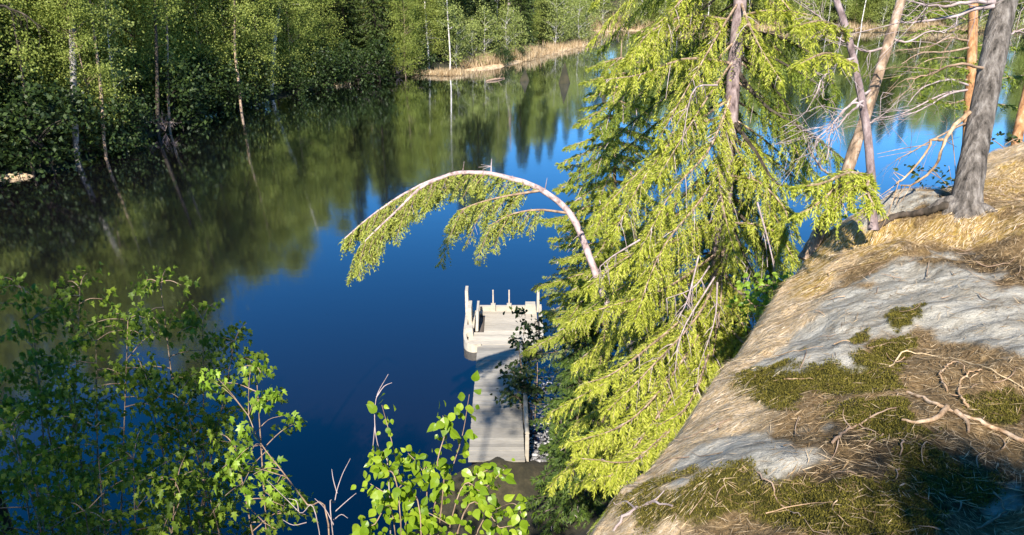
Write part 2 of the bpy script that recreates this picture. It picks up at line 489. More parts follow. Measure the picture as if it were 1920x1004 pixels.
c_moss = tone([(0.3, (0.022, 0.022, 0.004)), (0.5, (0.065, 0.06, 0.010)), (0.7, (0.13, 0.115, 0.02))], nb)
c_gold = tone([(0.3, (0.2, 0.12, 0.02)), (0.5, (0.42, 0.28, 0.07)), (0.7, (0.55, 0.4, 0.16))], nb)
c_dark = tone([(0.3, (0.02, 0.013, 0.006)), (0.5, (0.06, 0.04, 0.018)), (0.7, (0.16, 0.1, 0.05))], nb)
mp = nt.nodes.new('ShaderNodeMapping')
mp.inputs['Rotation'].default_value = (0, 0, R(-52))
mp.inputs['Scale'].default_value = (1.2, 9, 3)
nt.links.new(v, mp.inputs['Vector'])
wp = nt.nodes.new('ShaderNodeVectorMath')
wp.operation = 'MULTIPLY_ADD'
wn_ = noise(nt, 1.6, 2, v)
nt.links.new(wn_.outputs['Color'], wp.inputs[0])
wp.inputs[1].default_value = (0.6, 2.6, 0.6)
nt.links.new(mp.outputs[0], wp.inputs[2])
ns = noise(nt, 1.7, 7, wp.outputs[0], 0.68)
c_streak = tone([(0.3, (0.05, 0.043, 0.034)), (0.42, (0.22, 0.20, 0.165)), (0.55, (0.46, 0.43, 0.37)), (0.7, (0.6, 0.57, 0.5))], ns)
hf = nt.nodes.new('ShaderNodeValue')
hf.outputs[0].default_value = 0.6
c_rock = mixc(nt, hf.outputs[0], c_rock, c_streak)
c = mixc(nt, attr(nt, 'straw'), c_lit, c_straw)
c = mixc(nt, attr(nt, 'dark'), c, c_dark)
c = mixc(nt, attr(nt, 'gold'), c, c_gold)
c = mixc(nt, attr(nt, 'rock'), c, c_rock)
c = mixc(nt, attr(nt, 'moss'), c, c_moss)
nt.links.new(c, b.inputs['Base Color'])
b.inputs['Roughness'].default_value = 0.95
b.inputs['Specular IOR Level'].default_value = 0.2
bm = nt.nodes.new('ShaderNodeBump')
bm.inputs['Strength'].default_value, bm.inputs['Distance'].default_value = 0.7, 0.03
nt.links.new(nb.outputs['Fac'], bm.inputs['Height'])
bm2 = nt.nodes.new('ShaderNodeBump')
bm2.inputs['Strength'].default_value, bm2.inputs['Distance'].default_value = 0.7, 0.08
nt.links.new(na.outputs['Fac'], bm2.inputs['Height'])
nt.links.new(bm.outputs[0], bm2.inputs['Normal'])
nt.links.new(bm2.outputs[0], b.inputs['Normal'])
M['mossy_rock'] = m
FX0, FX1, FY0, FY1 = -0.6, 7.6, 0.8, 10.4
mb = MB()
V, Fq = grid(np.arange(FX0, FX1 + .001, 0.025), np.arange(FY0, FY1 + .001, 0.025), near_z)
mb.add(V, Fq)
rk = mb.build('rocky_ground', M['mossy_rock'])
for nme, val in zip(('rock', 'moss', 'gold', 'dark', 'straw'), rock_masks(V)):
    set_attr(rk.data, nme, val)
tag(rk, 'mossy needle-covered rock at the top of the cliff', 'ground', kind='structure')
# the coarser slope round it, 1.5 cm lower so the two never share a plane
m, nt, b, out = mat('slope_soil')
n = noise(nt, 2.2, 8, coords(nt), 0.7)
r = ramp(nt, [(0.3, (0.010, 0.009, 0.004)), (0.5, (0.028, 0.024, 0.011)), (0.7, (0.07, 0.055, 0.028))])
nt.links.new(n.outputs['Fac'], r.inputs['Fac'])
nt.links.new(r.outputs['Color'], b.inputs['Base Color'])
b.inputs['Roughness'].default_value = 1.0
bm = nt.nodes.new('ShaderNodeBump')
bm.inputs['Distance'].default_value = 0.1
nt.links.new(n.outputs['Fac'], bm.inputs['Height'])
nt.links.new(bm.outputs[0], b.inputs['Normal'])
M['slope_soil'] = m
mb = MB()
V, Fq = grid(np.arange(-70, 70.1, 0.35), np.arange(-36, 30.1, 0.35), near_z)
inside = (V[:, 0] > FX0 + .4) & (V[:, 0] < FX1 - .4) & (V[:, 1] > FY0 + .4) & (V[:, 1] < FY1 - .4)
V[:, 2] -= 0.015 + 0.25 * inside
ok = V[:, 2] > -2.4
Fq = Fq[ok[Fq].any(1) & ~inside[Fq].all(1)]
mb.add(V, Fq)
tag(mb.build('slope_ground', M['slope_soil']), 'steep dark bank running down to the lake', 'ground', kind='structure')

#SECTION: dock
# ------------------------------------------------------------------ dock
def build_dock():
    rng = np.random.RandomState(5)
    y0, y1, z0, z1 = 14.85, 21.5, 0.74, 0.20
    xl0, xr0, xl1, xr1 = -1.04, 0.30, -1.10, 0.21
    t = thing('dock', (-0.4, 18.5, 0), 'white wooden dock with a narrow gangway and raised sides on the blue lake', 'dock')
    # gangway: planks laid across it
    w = MB()
    n = 46
    for i in range(n):
        a, b_ = (i + 0.02) / n, (i + 0.98) / n
        g = rng.rand(3) * 0.012
        P = []
        for (f, q) in ((a, 0), (b_, 1)):
            y, z = y0 + (y1 - y0) * f, z0 + (z1 - z0) * f
            P += [(xl0 + (xl1 - xl0) * f - g[0], y, z + g[2]), (xr0 + (xr1 - xr0) * f + g[1], y, z + g[2])]
        P = np.array(P)
        V = np.vstack([P, P - [0, 0, 0.05]])
        w.add(V, [[0, 1, 3, 2], [4, 6, 7, 5], [0, 4, 5, 1], [2, 3, 7, 6], [0, 2, 6, 4], [1, 5, 7, 3]])
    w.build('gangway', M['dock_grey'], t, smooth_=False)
    s = MB()
    for xa, xb in ((xl0 + .06, xl1 + .06), (xr0 - .06, xr1 - .06)):
        s.tube([(xa, y0 + .9, z0 - .19), (xb, y1, z1 - .14)], .075, 4)
    s.build('support_beam', M['dock_dark'], t, smooth_=False)
    # rail on the right of the gangway
    rl = MB()
    e = np.array([(xr0 + .07, y0 + .5, z0 + .42), (xr0 + .04, 18.4, .46 + .40), (xr1 + .05, y1 - .2, z1 + .42)])
    rl.tube(smooth(e, 12), .055, 6)
    rl.tube(smooth(e - [0, 0, .28], 12), .03, 6)
    hr = rl.build('handrail', M['dock_white'], t)
    for f in (0.02, 0.3, 0.62, 0.97):
        p = MB()
        y = y0 + .3 + (y1 - y0 - .5) * f
        zt = z0 + .42 + (z1 - z0) * f
        p.box(((xr0 + (xr1 - xr0) * f) + .065, y, zt / 2 - .32), (.09, .09, zt + .62))
        p.build('rail_post', M['dock_white'], t, smooth_=False)
    # platform
    d = MB()
    px0, px1, py0, py1, zt = -1.42, 0.86, 21.5, 24.0, 0.22
    slot = (-1.27, -0.93, 22.35, 23.75)
    def slab(xa, xb, ya, yb):
        k = max(1, int(round((yb - ya) / 0.14)))
        for i in range(k):
            a, b_ = ya + (yb - ya) * i / k, ya + (yb - ya) * (i + 1) / k
            h = rng.rand() * .008
            d.box(((xa + xb) / 2, (a + b_) / 2, zt - .04 + h), (xb - xa, (b_ - a) * .97, .08))
    slab(px0, px1, py0 + .01, slot[2])
    slab(slot[1], px1, slot[2], slot[3])
    slab(px0, slot[0], slot[2], slot[3])
    slab(px0, px1, slot[3], py1)
    d.build('deck', M['dock_white'], t, smooth_=False)
    # curved skirts, left and right
    for sg, xe, nm in ((-1, px0, 'side_wall'), (1, px1, 'side_wall')):
        q = MB()
        prof = smooth([(xe - sg * .42, py0 - .02), (xe - sg * .14, py0 - .06), (xe + sg * .06, py0 + .14), (xe + sg * .12, py0 + .6),
                       (xe + sg * .12, 23.0), (xe + sg * .12, py1)], 24)
        T = nrm(np.gradient(prof, axis=0))
        Nn = np.stack([T[:, 1], -T[:, 0]], 1) * .05
        up = 0.30 + 0.16 * np.clip((np.arange(24) - 7) / 16, 0, 1)
        lo = np.full(24, -.08)
        ring = []
        for k in range(24):
            a, b_ = prof[k] - Nn[k], prof[k] + Nn[k]
            ring.append([(a[0], a[1], lo[k]), (b_[0], b_[1], lo[k]), (b_[0], b_[1], up[k]), (a[0], a[1], up[k])])
        V = np.array(ring).reshape(-1, 3)
        i = np.arange(23)[:, None] * 4
        j = np.arange(4)[None]
        q.add(V, np.stack([i + j, i + (j + 1) % 4, i + 4 + (j + 1) % 4, i + 4 + j], -1).reshape(-1, 4))
        q.add(V[:4], [[3, 2, 1, 0]])
        q.add(V[-4:], [[0, 1, 2, 3]])
        q.build('side_wall', M['dock_white'], t, smooth_=False)
    # raised boards on the left side
    def post(x, y, h, sx, sy, lean=0.0, name='side_board', m_='dock_white', z=zt, leanx=0.0):
        p = MB()
        P = np.array([(-sx, -sy, 0), (sx, -sy, 0), (sx, sy, 0), (-sx, sy, 0)]) / 2
        top = P * [0.82, 0.82, 1] + [leanx, lean, h]
        V = np.vstack([P, top]) + [x, y, z]
        p.add(V, [[3, 2, 1, 0], [4, 5, 6, 7], [0, 1, 5, 4], [1, 2, 6, 5], [2, 3, 7, 6], [3, 0, 4, 7]])
        return p.build(name, M[m_], t, smooth_=False)
    post(px0 - .12, 23.70, 0.95, .12, .5, .1, leanx=-.02)
    post(px0 - .02, 23.3, 0.55, .16, .75, .05)
    post(slot[0] + .10, 22.95, 0.62, .09, 1.05, .12, leanx=.02)
    post(px0 + .02, 22.2, 0.30, .26, .34)
    # far edge: beam, two mooring posts, box and post on the right
    p = MB()
    p.box(((px0 + px1) / 2 + .1, py1 + .05, .27), (px1 - px0 - .3, .12, .22))
    p.build('end_beam', M['dock_white'], t, smooth_=False)
    for x in (-.66, -.10):
        q = MB()
        q.tube([(x, py1 - .02, .2), (x, py1 - .02, 1.02)], [.03, .025], 8)
        mp = q.build('mooring_post', M['steel'], t)
        q = MB()
        q.box((x, py1 - .03, .36), (.16, .16, .26))
        o = q.build('base_block', M['dock_white'], t, smooth_=False)
        o.parent = mp
    post(px1 - .22, py1 - .1, .34, .42, .3, name='storage_box', z=.22)
    post(px1 + .05, py1 - .05, 0.85, .10, .16, .04, name='corner_post')
    for x in (-1.1, .55):
        f = MB()
        f.tube([(x, 21.7, -.1), (x, 23.9, -.1)], .2, 10)
        f.build('float', M['dock_dark'], t)
build_dock()

#SECTION: far forest
# ------------------------------------------------------------------ trees of the far shore
def deciduous_proto(seed, h, rad, low, leafmat, barkmat, n_clump, per, leaf, spread=0.55, trunk_r=0.10, lean=0.3, leaf_up=0.4):
    rng = np.random.RandomState(seed)
    top = np.array([rng.normal() * lean, rng.normal() * lean, h])
    zz = np.linspace(0, 1, 9)
    path = np.stack([top[0] * zz ** 1.5 + 0.12 * np.sin(zz * 7 + seed), top[1] * zz ** 1.5 + 0.12 * np.cos(zz * 6 + seed), h * 0.97 * zz], 1)
    path[0, :2] = 0
    tr = MB()
    tr.tube(path - [[0, 0, .3]] * 1 if False else path + np.outer(1 - zz, [0, 0, -.4]), trunk_r * (1 - zz * 0.85), 7, bump=.06, rng=rng)
    cr = MB()
    t = rng.rand(n_clump) ** 0.85
    zc = low + (h - low) * t
    prof = rad * np.clip(np.sin(np.pi * np.clip(0.16 + 0.84 * t, 0, 1)) ** 0.7, 0.12, 1) * (0.5 + 0.6 * rng.rand(n_clump))
    a = rng.rand(n_clump) * 2 * math.pi
    rr = prof * np.sqrt(rng.rand(n_clump) * 0.85 + 0.15)
    ax = np.stack([np.interp(zc, path[:, 2], path[:, 0]), np.interp(zc, path[:, 2], path[:, 1])], 1)
    Cc = np.stack([ax[:, 0] + rr * np.cos(a), ax[:, 1] + rr * np.sin(a), zc], 1)
    # limbs
    st = np.stack([ax[:, 0], ax[:, 1], np.clip(zc - rr * 0.7, 0.3, None)], 1)
    mid = (st + Cc) / 2 + [0, 0, 0.1] + rng.normal(size=Cc.shape) * 0.08
    for k in range(0, n_clump, 2):
        tr.tube(smooth([st[k], mid[k], Cc[k]], 5), np.linspace(0.028, 0.008, 5), 4, cap=False)
    cnt = n_clump * per
    P = np.repeat(Cc, per, 0) + rng.normal(size=(cnt, 3)) * np.array([1, 1, .62]) * spread * np.repeat(0.5 + 0.8 * rng.rand(n_clump), per)[:, None]
    P = P[P[:, 2] > low * 0.4]
    D = nrm(rng.normal(size=(len(P), 3)) + [0, 0, -.35])
    N = rng.normal(size=(len(P), 3)) + np.array([0, 0, leaf_up * 2.5])
    cr.shoots(P, D, leaf * (0.6 + 0.8 * rng.rand(len(P))), leaf * 0.7, rng, 0, 0.45, N)
    return tr.mesh('trunk', M[barkmat]), cr.mesh('crown', M[leafmat], smooth_=False)
def spruce_proto(seed, h, rad, low, leafmat, barkmat, levels, dens=1.0):
    rng = np.random.RandomState(seed)
    zz = np.linspace(0, 1, 8)
    tr = MB()
    tr.tube(np.stack([0 * zz, 0 * zz, -.4 + (h + .4) * zz], 1), 0.16 * (1 - zz * .95) + .005, 7, bump=.06, rng=rng)
    cr = MB()
    for z in np.linspace(low, h * 0.985, levels):
        f = (z - low) / (h - low)
        L0 = rad * (1 - f) ** 0.8 + 0.12
        nb_ = rng.randint(5, 8)
        for a in rng.rand() * 6.28 + np.arange(nb_) * 6.283 / nb_ + rng.normal(size=nb_) * .15:
            L = L0 * (0.65 + 0.5 * rng.rand())
            k = max(4, int(L * 22 * dens))
            u = rng.rand(k) ** 0.8
            w = (rng.rand(k) - .5) * 2 * L * 0.28 * (1.15 - u)
            ca, sa = math.cos(a), math.sin(a)
            P = np.stack([ca * u * L - sa * w, sa * u * L + ca * w, z - 0.35 * L * u + 0.12 * L * u * u - np.abs(w) * .35 + rng.normal(size=k) * .05], 1)
            D = nrm(np.stack([ca * .9 - sa * np.sign(w) * .5, sa * .9 + ca * np.sign(w) * .5, -0.45 + 0 * w], 1) + rng.normal(size=(k, 3)) * .2)
            cr.shoots(P, D, 0.34 * (0.6 + .7 * rng.rand(k)), 0.14, rng, 0, .45)
            tr.tube([(0, 0, z), (ca * L * .5, sa * L * .5, z - .12 * L), (ca * L * .9, sa * L * .9, z - .26 * L)], [.022, .014, .005], 3, cap=False)
    return tr.mesh('trunk', M[barkmat]), cr.mesh('crown', M[leafmat], smooth_=False)

protos = {
    'leafy': [deciduous_proto(11, 15, 2.5, 0.7, 'leaf_far', 'bark_dark', 160, 135, .15),
              deciduous_proto(12, 17, 2.8, 1.0, 'leaf_far', 'bark_dark', 170, 135, .15),
              deciduous_proto(13, 13, 2.4, 0.5, 'leaf_far', 'bark_tan', 150, 135, .145),
              deciduous_proto(14, 16, 2.2, 0.6, 'leaf_far', 'bark_dark', 155, 135, .14)],
    'birch': [deciduous_proto(21, 16, 1.9, 5.0, 'leaf_pale', 'bark_birch', 60, 70, .2, .5, .10, .5),
              deciduous_proto(22, 14, 1.6, 2.2, 'leaf_pale', 'bark_birch', 60, 60, .2, .5, .07, .7)],
    'spruce': [spruce_proto(31, 17, 2.3, 0.4, 'leaf_fardark', 'bark_dark', 46), spruce_proto(32, 14, 2.0, 0.3, 'leaf_fardark', 'bark_dark', 40)],
    'willow': [deciduous_proto(41, 7, 2.0, 0.4, 'leaf_pale', 'bark_birch', 60, 45, .17, .5, .05, .5),
               deciduous_proto(42, 5.5, 1.8, 0.3, 'leaf_pale', 'bark_birch', 50, 45, .17, .5, .04, .5)],
    'shrub': [deciduous_proto(51, 3.2, 1.5, 0.15, 'leaf_under', 'bark_dark', 34, 60, .18, .4, .03, .4),
              deciduous_proto(52, 2.3, 1.3, 0.1, 'leaf_under', 'bark_dark', 26, 60, .17, .4, .03, .4)],
}
NAME = {'leafy': 'leafy_tree', 'birch': 'birch_tree', 'spruce': 'spruce_tree', 'willow': 'willow_tree', 'shrub': 'shrub'}
CAT = {'leafy': 'tree', 'birch': 'tree', 'spruce': 'tree', 'willow': 'tree', 'shrub': 'bush'}
DESC = {'leafy': 'green leafy tree with dense foliage', 'birch': 'pale-trunked birch with thin light foliage', 'spruce': 'dark narrow spruce hung with needles to the ground',
        'willow': 'low pale-green willow with many thin stems', 'shrub': 'low dark green bush by the water'}
def zone(px):
    if px < 330: return 'in the wood at the left edge'
    if px < 640: return 'near the bright clearing'
    if px < 1010: return 'behind the pale reed strip'
    return 'on the farthest shore'
placed = []
FR = np.random.RandomState(77)
def plant(kind, x, y, sc=1.0, k=None, label=None, rz=None):
    z = float(far_z(np.array([x]), np.array([y]))[0])
    k = FR.randint(len(protos[kind])) if k is None else k
    me_t, me_c = protos[kind][k]
    px, py, zc = project(np.array([x, y, z + 2]))
    root = thing(NAME[kind], (x, y, z), label or (DESC[kind] + ' ' + zone(px)), CAT[kind], {'shrub': 'bushes along the far shore'}.get(kind, 'trees on the far shore'))
    root.rotation_euler = (0, 0, FR.rand() * 6.28 if rz is None else rz)
    s = sc * (0.9 + 0.2 * FR.rand())
    root.scale = (s, s, s * (0.92 + 0.16 * FR.rand()))
    for nm, me in (('trunk', me_t), ('crown', me_c)):
        o = bpy.data.objects.new(nm, me)
        C.objects.link(o)
        o.parent = root
    placed.append((x, y))
    return root
# walk along the far shore and plant rows
seg = FAR[3:27]
L = np.concatenate([[0], np.cumsum(np.hypot(*np.diff(seg, axis=0).T))])
def along(s):
    x, y = np.interp(s, L, seg[:, 0]), np.interp(s, L, seg[:, 1])
    e = 0.5
    tx, ty = np.interp(s + e, L, seg[:, 0]) - np.interp(s - e, L, seg[:, 0]), np.interp(s + e, L, seg[:, 1]) - np.interp(s - e, L, seg[:, 1])
    n = math.hypot(tx, ty) + 1e-9
    return x, y, -ty / n, tx / n          # inland normal = left of travel
def place_row(offset, step, choose, smin=0, smax=None, jit=0.9, gap=2.0):
    s = smin + FR.rand() * step
    while s < (smax or L[-1]):
        x, y, nx, ny = along(s)
        o = offset + (FR.rand() - .5) * 2 * jit
        X, Y = x + nx * o + FR.normal() * .3, y + ny * o + FR.normal() * .3
        px, py, zc = project(np.array([X, Y, 1.0]))
        d = -sdist(np.array([X]), np.array([Y]), FAR)[0]
        if d > (0.15 if offset > .5 else -.5) and -420 < px < 2250 and all((X - a) ** 2 + (Y - b) ** 2 > gap * gap for a, b in placed):
            kind, sc = choose(px)
            if kind:
                plant(kind, X, Y, sc)
        s += step * (0.75 + 0.5 * FR.rand())
def pick(px, probs):
    r_ = FR.rand()
    for k, p, sc in probs:
        if r_ < p: return k, sc * (0.85 + .3 * FR.rand())
        r_ -= p
    return None, 1
def row1(px):
    if px < 620: return pick(px, [('leafy', .75, .95), ('birch', .13, .9)])
    if px < 780: return pick(px, [('leafy', .25, .7), ('spruce', .5, .9)])
    if px < 1010: return pick(px, [('willow', .5, .9), ('birch', .25, .8)])
    return pick(px, [('willow', .55, 1.0), ('birch', .2, .8)])
def row2(px):
    if px < 620: return pick(px, [('leafy', .8, 1.05), ('spruce', .12, .9), ('birch', .08, 1)])
    if px < 1010: return pick(px, [('spruce', .5, .9), ('leafy', .3, .85), ('birch', .2, .9)])
    return pick(px, [('spruce', .35, .95), ('birch', .2, .9), ('leafy', .45, .9)])
def row3(px):
    if px < 1010: return pick(px, [('leafy', .65, 1.1), ('spruce', .35, 1.0)])
    return pick(px, [('spruce', .5, 1.05), ('leafy', .5, 1.0)])
# single trees one can pick out
def at_shore(px, py, inland):
    p = GP(px, py)
    return p[0], p[1] + inland
def far_stem(name, pts, zc, label, matn, seed, low=.55, leafm='leaf_far', extra=7.0):
    """a tall bare stem in front of the wood, with its crown above"""
    rng = np.random.RandomState(seed)
    p = smooth([[*PX(a, b_, zc), w] for a, b_, w in pts], 16)
    path, rad = p[:, :3], p[:, 3] / 2 / FPX * zc
    d = nrm(path[0] - path[4])
    base = path[-1].copy()
    g_ = float(far_z(base[:1], base[1:2])[0])
    path[-1, 2] = min(path[-1, 2], g_ - .2)
    up = path[0] + np.outer(np.linspace(extra, extra / 6, 6), d * [.6, .6, 1])
    path, rad = np.vstack([up, path]), np.concatenate([rad[0] * np.linspace(.2, .95, 6), rad])
    t = thing(name, (base[0], base[1], g_), label, 'tree')
    m_ = MB()
    m_.tube(path[::-1], rad[::-1], 8, bump=.08, rng=rng)
    cr, tw = MB(), m_
    n = 26
    f = rng.rand(n) * 9
    c0 = np.stack([np.interp(f, np.arange(len(path)), path[:, i]) for i in range(3)], 1)
    off = rng.normal(size=(n, 3)) * [.9, .9, .3]
    for q in range(n):
        tw.tube([c0[q], c0[q] + off[q] * .5 + [0, 0, .15], c0[q] + off[q]], [.02, .012, .006], 4, cap=False)
    P = np.repeat(c0 + off, 70, 0) + rng.normal(size=(n * 70, 3)) * [.5, .5, .32]
    cr.shoots(P, nrm(rng.normal(size=P.shape)), .18 * (.6 + .7 * rng.rand(len(P))), .12, rng, 0, .45)
    for q in range(7):      # short dead stubs on the bare part
        j = rng.randint(7, len(path) - 3)
        e = rng.normal(size=3) * [.5, .5, .25]
        m_.tube([path[j], path[j] + e * .6, path[j] + e * 1.1 - [0, 0, .1]], [.014, .009, .003], 4, cap=False)
    m_.build('trunk', M[matn], t)
    cr.build('crown', M[leafm], t, smooth_=False)
    placed.append((base[0], base[1]))
ST = [([(135, 0, 11), (136, 90, 12), (139, 180, 12), (144, 300, 11)], 45.6, 'tall thick pale trunk with dark flecks standing in front of the wood at the left', 'bark_mottled', 'birch_tree'),
      ([(168, 0, 4), (180, 90, 5), (190, 180, 6), (196, 285, 6)], 46.5, 'thin leaning dark stem right of the thick pale trunk', 'bark_tan', 'thin_tree'),
      ([(246, 0, 4), (252, 80, 5), (266, 170, 6), (276, 262, 6)], 53, 'bent brown stem midway along the left wood', 'bark_dark', 'thin_tree'),
      ([(290, 0, 5), (293, 90, 6), (295, 180, 7), (296, 252, 7)], 51.5, 'straight dark stem, left one of two standing close together', 'bark_dark', 'thin_tree'),
      ([(311, 0, 4), (314, 90, 4), (315, 170, 5), (318, 245, 5)], 53, 'straight thinner stem, right one of two standing close together', 'bark_tan', 'thin_tree'),
      ([(36, 100, 4), (45, 160, 5), (56, 240, 5), (60, 320, 6)], 43, 'crooked thin stem nearest the left edge of the wood', 'bark_dark', 'thin_tree'),
      ([(440, 20, 4), (440, 90, 5), (447, 150, 5), (452, 205, 5)], 59.5, 'lone thin stem left of the bright clearing', 'bark_tan', 'thin_tree'),
      ([(477, 0, 5), (477, 30, 6), (482, 110, 6), (486, 196, 6)], 66, 'short bare white stem left of the pale leaning birch', 'bark_birch', 'birch_tree'),
      ([(526, 0, 8), (518, 50, 8), (512, 110, 8), (508, 190, 8)], 66, 'pale leaning birch with a bright bare stem above the sunlit clearing', 'bark_birch', 'birch_tree'),
      ([(955, 0, 6), (953, 50, 6), (950, 90, 7), (948, 118, 7)], 91, 'thin pine-like tree with a straight pale trunk on the reed bank', 'bark_lilac', 'thin_tree'),
      ([(800, 60, 4), (803, 100, 4), (804, 142, 5)], 79, 'white-stemmed young birch at the tip of the first sandbar', 'bark_birch', 'birch_tree')]
for k, (pp, zc_, lab, bm_, nm_) in enumerate(ST):
    far_stem(nm_, pp, zc_, lab, bm_, 900 + k)
place_row(1.3, 2.3, row1, gap=1.6)
place_row(4.4, 2.7, row2, gap=1.9)
place_row(8.5, 3.8, row2, smax=130, gap=2.3)
place_row(13.5, 4.6, row3, smax=110, gap=2.6)
place_row(9, 6, row3, smin=130, gap=3)
place_row(0.15, 1.2, lambda px: pick(px, [('shrub', .95, 1.35)]) if px < 790 else pick(px, [('shrub', .2, .7)]), smax=95, gap=1.0, jit=.3)
print('far trees', len(placed))

# woods that close the view further back (one mass)
def scatter_mass(name, pts, kinds, label, cat, seed):
    rng = np.random.RandomState(seed)
    mb_ = MB()
    slots = []
    for (x, y, z, sc) in pts:
        kd = kinds[rng.randint(len(kinds))]
        for me in protos[kd][rng.randint(len(protos[kd]))]:
            n = len(me.vertices)
            co = np.empty(n * 3, np.float32)
            me.vertices.foreach_get('co', co)
            co = co.reshape(-1, 3).astype(float)
            a = rng.rand() * 6.28
            ca, sa = math.cos(a), math.sin(a)
            co = np.stack([co[:, 0] * ca - co[:, 1] * sa, co[:, 0] * sa + co[:, 1] * ca, co[:, 2]], 1) * sc + [x, y, z]
            mname = me.materials[0]
            if mname not in slots: slots.append(mname)
            k = len(me.polygons)
            li = np.empty(len(me.loops), np.int32)
            me.loops.foreach_get('vertex_index', li)
            lt = np.empty(k, np.int32)
            me.polygons.foreach_get('loop_total', lt)
            ls = np.concatenate([[0], np.cumsum(lt)[:-1]])
            first = True
            for q in np.unique(lt):
                sel = ls[lt == q][:, None] + np.arange(q)[None]
                if first:
                    mb_.add(co, li[sel], slots.index(mname)); first = False; base = mb_.n - n
                else:
                    mb_.f.append((li[sel] + base, slots.index(mname)))
    return tag(mb_.build(name, slots, smooth_=False), label, cat, kind='stuff')
pts = []
for s in np.arange(0, L[-1] + 30, 5.0):
    for off in (19, 26, 34):
        x, y, nx, ny = along(min(s, L[-1] - 1))
        X, Y = x + nx * off + FR.normal() * 1.2, y + ny * off + FR.normal() * 1.2
        px, py, zc = project(np.array([X, Y, 4.0]))
        d = -sdist(np.array([X]), np.array([Y]), FAR)[0]
        if d > 15 and -250 < px < 2150:
            pts.append((X, Y, float(far_z(np.array([X]), np.array([Y]))[0]), .9 + .3 * FR.rand()))
print('mass trees', len(pts))
if len(pts) > 70: pts = pts[::max(1, len(pts) // 70)]
scatter_mass('distant_woods', pts, ['leafy', 'spruce', 'spruce'], 'dense dark woods further back on the far bank', 'woods', 3)

# unseen woods added behind the viewer to shade the left bank, maples and rock
pts = []
for (x, y, top) in ((-5.4, -3.2, 18.8), (-6.9, -2.8, 20.4), (-8.6, -3.3, 20.8), (-10.4, -2.9, 20.8), (-12.2, -3.4, 20.5), (-7.8, -5.2, 21.5), (-9.8, -5.4, 21.5), (-14, -3.8, 20),
                    (1.9, -2.2, 15.8), (3.6, -1.7, 16.2), (0.9, -3.4, 16.2), (3.0, -3.0, 16.8), (4.9, -2.2, 16.6)):
    g0 = float(near_z(np.array([x]), np.array([y]))[0])
    pts.append((x, y, g0, (top - g0) / 16.5))
scatter_mass('shading_woods', pts, ['leafy'], 'woods behind the viewpoint that shade the left bank', 'woods', 8)

protos['tallpine'] = [deciduous_proto(61, 11.8, 1.2, 8.3, 'leaf_fardark', 'bark_tan', 12, 42, .2, .26)]  # one sparse high crown, never in view, added to band the dock with shade
scatter_mass('pine_grove', [(-3.2, -3.2, 9.9, 1.0)], ['tallpine'], 'high pine crowns behind the viewpoint that throw bands of shade on the dock', 'woods', 9)

# reeds and sandbars
def reed_bed(name, pix, n, h, w, label, seed):
    rng = np.random.RandomState(seed)
    mb_ = MB()
    P = []
    a = np.array([GP(*q)[:2] for q in pix])
    seglen = np.hypot(*np.diff(a, axis=0).T)
    cum = np.concatenate([[0], np.cumsum(seglen)])
    s = rng.rand(n) * cum[-1]
    X, Y = np.interp(s, cum, a[:, 0]), np.interp(s, cum, a[:, 1])
    Y = Y + np.abs(rng.normal(size=n)) * w - 0.15
    X = X + rng.normal(size=n) * .6
    dens = vnoise(X * .5, Y * .5, 4) > .22
    X, Y = X[dens], Y[dens]
    Z = np.maximum(far_z(X, Y), 0.0)
    P = np.stack([X, Y, Z], 1)
    D = nrm(rng.normal(size=P.shape) * .3 + [0, 0, 1])
    hh = h * (.4 + .8 * rng.rand(len(P)))
    mb_.shoots(P, D, hh, 0.07, rng, 0, .3, N=rng.normal(size=P.shape) * [1, 1, .1])
    # matted fallen reeds
    k = len(P) // 2
    Q = P[:k] + [0, 0, .06]
    D2 = nrm(rng.normal(size=Q.shape) * [1, 1, .12])
    mb_.shoots(Q, D2, h * .8, 0.08, rng, 0, .4, N=np.tile(UP, (k, 1)) + rng.normal(size=Q.shape) * .3)
    return tag(mb_.build(name, M['reed'], smooth_=False), label, 'reeds', kind='stuff')
reed_bed('reeds', [(790, 141), (845, 143), (862, 138)], 1500, .55, .8, 'dry beige reeds on the first sandbar of the far bank', 61)
reed_bed('reeds', [(870, 131), (940, 123), (1000, 107)], 4200, 1.3, 1.6, 'tall dry reeds between the two sandbars', 62)
reed_bed('reeds', [(1000, 107), (1050, 95), (1110, 81)], 3600, .9, 1.8, 'bright dry reeds on the pointed headland', 63)
reed_bed('reeds', [(1085, 60), (1160, 57), (1300, 59), (1500, 61), (1700, 61), (1920, 61)], 12000, 1.1, 4.5, 'pale reed belt along the farthest shore', 64)
reed_bed('reeds', [(0, 335), (60, 331)], 260, .3, .5, 'small patch of dry grass at the foot of the left bank', 65)
reed_bed('reeds', [(610, 164), (640, 158)], 260, .4, .6, 'pale dry tuft below the dark spruces on the far bank', 66)
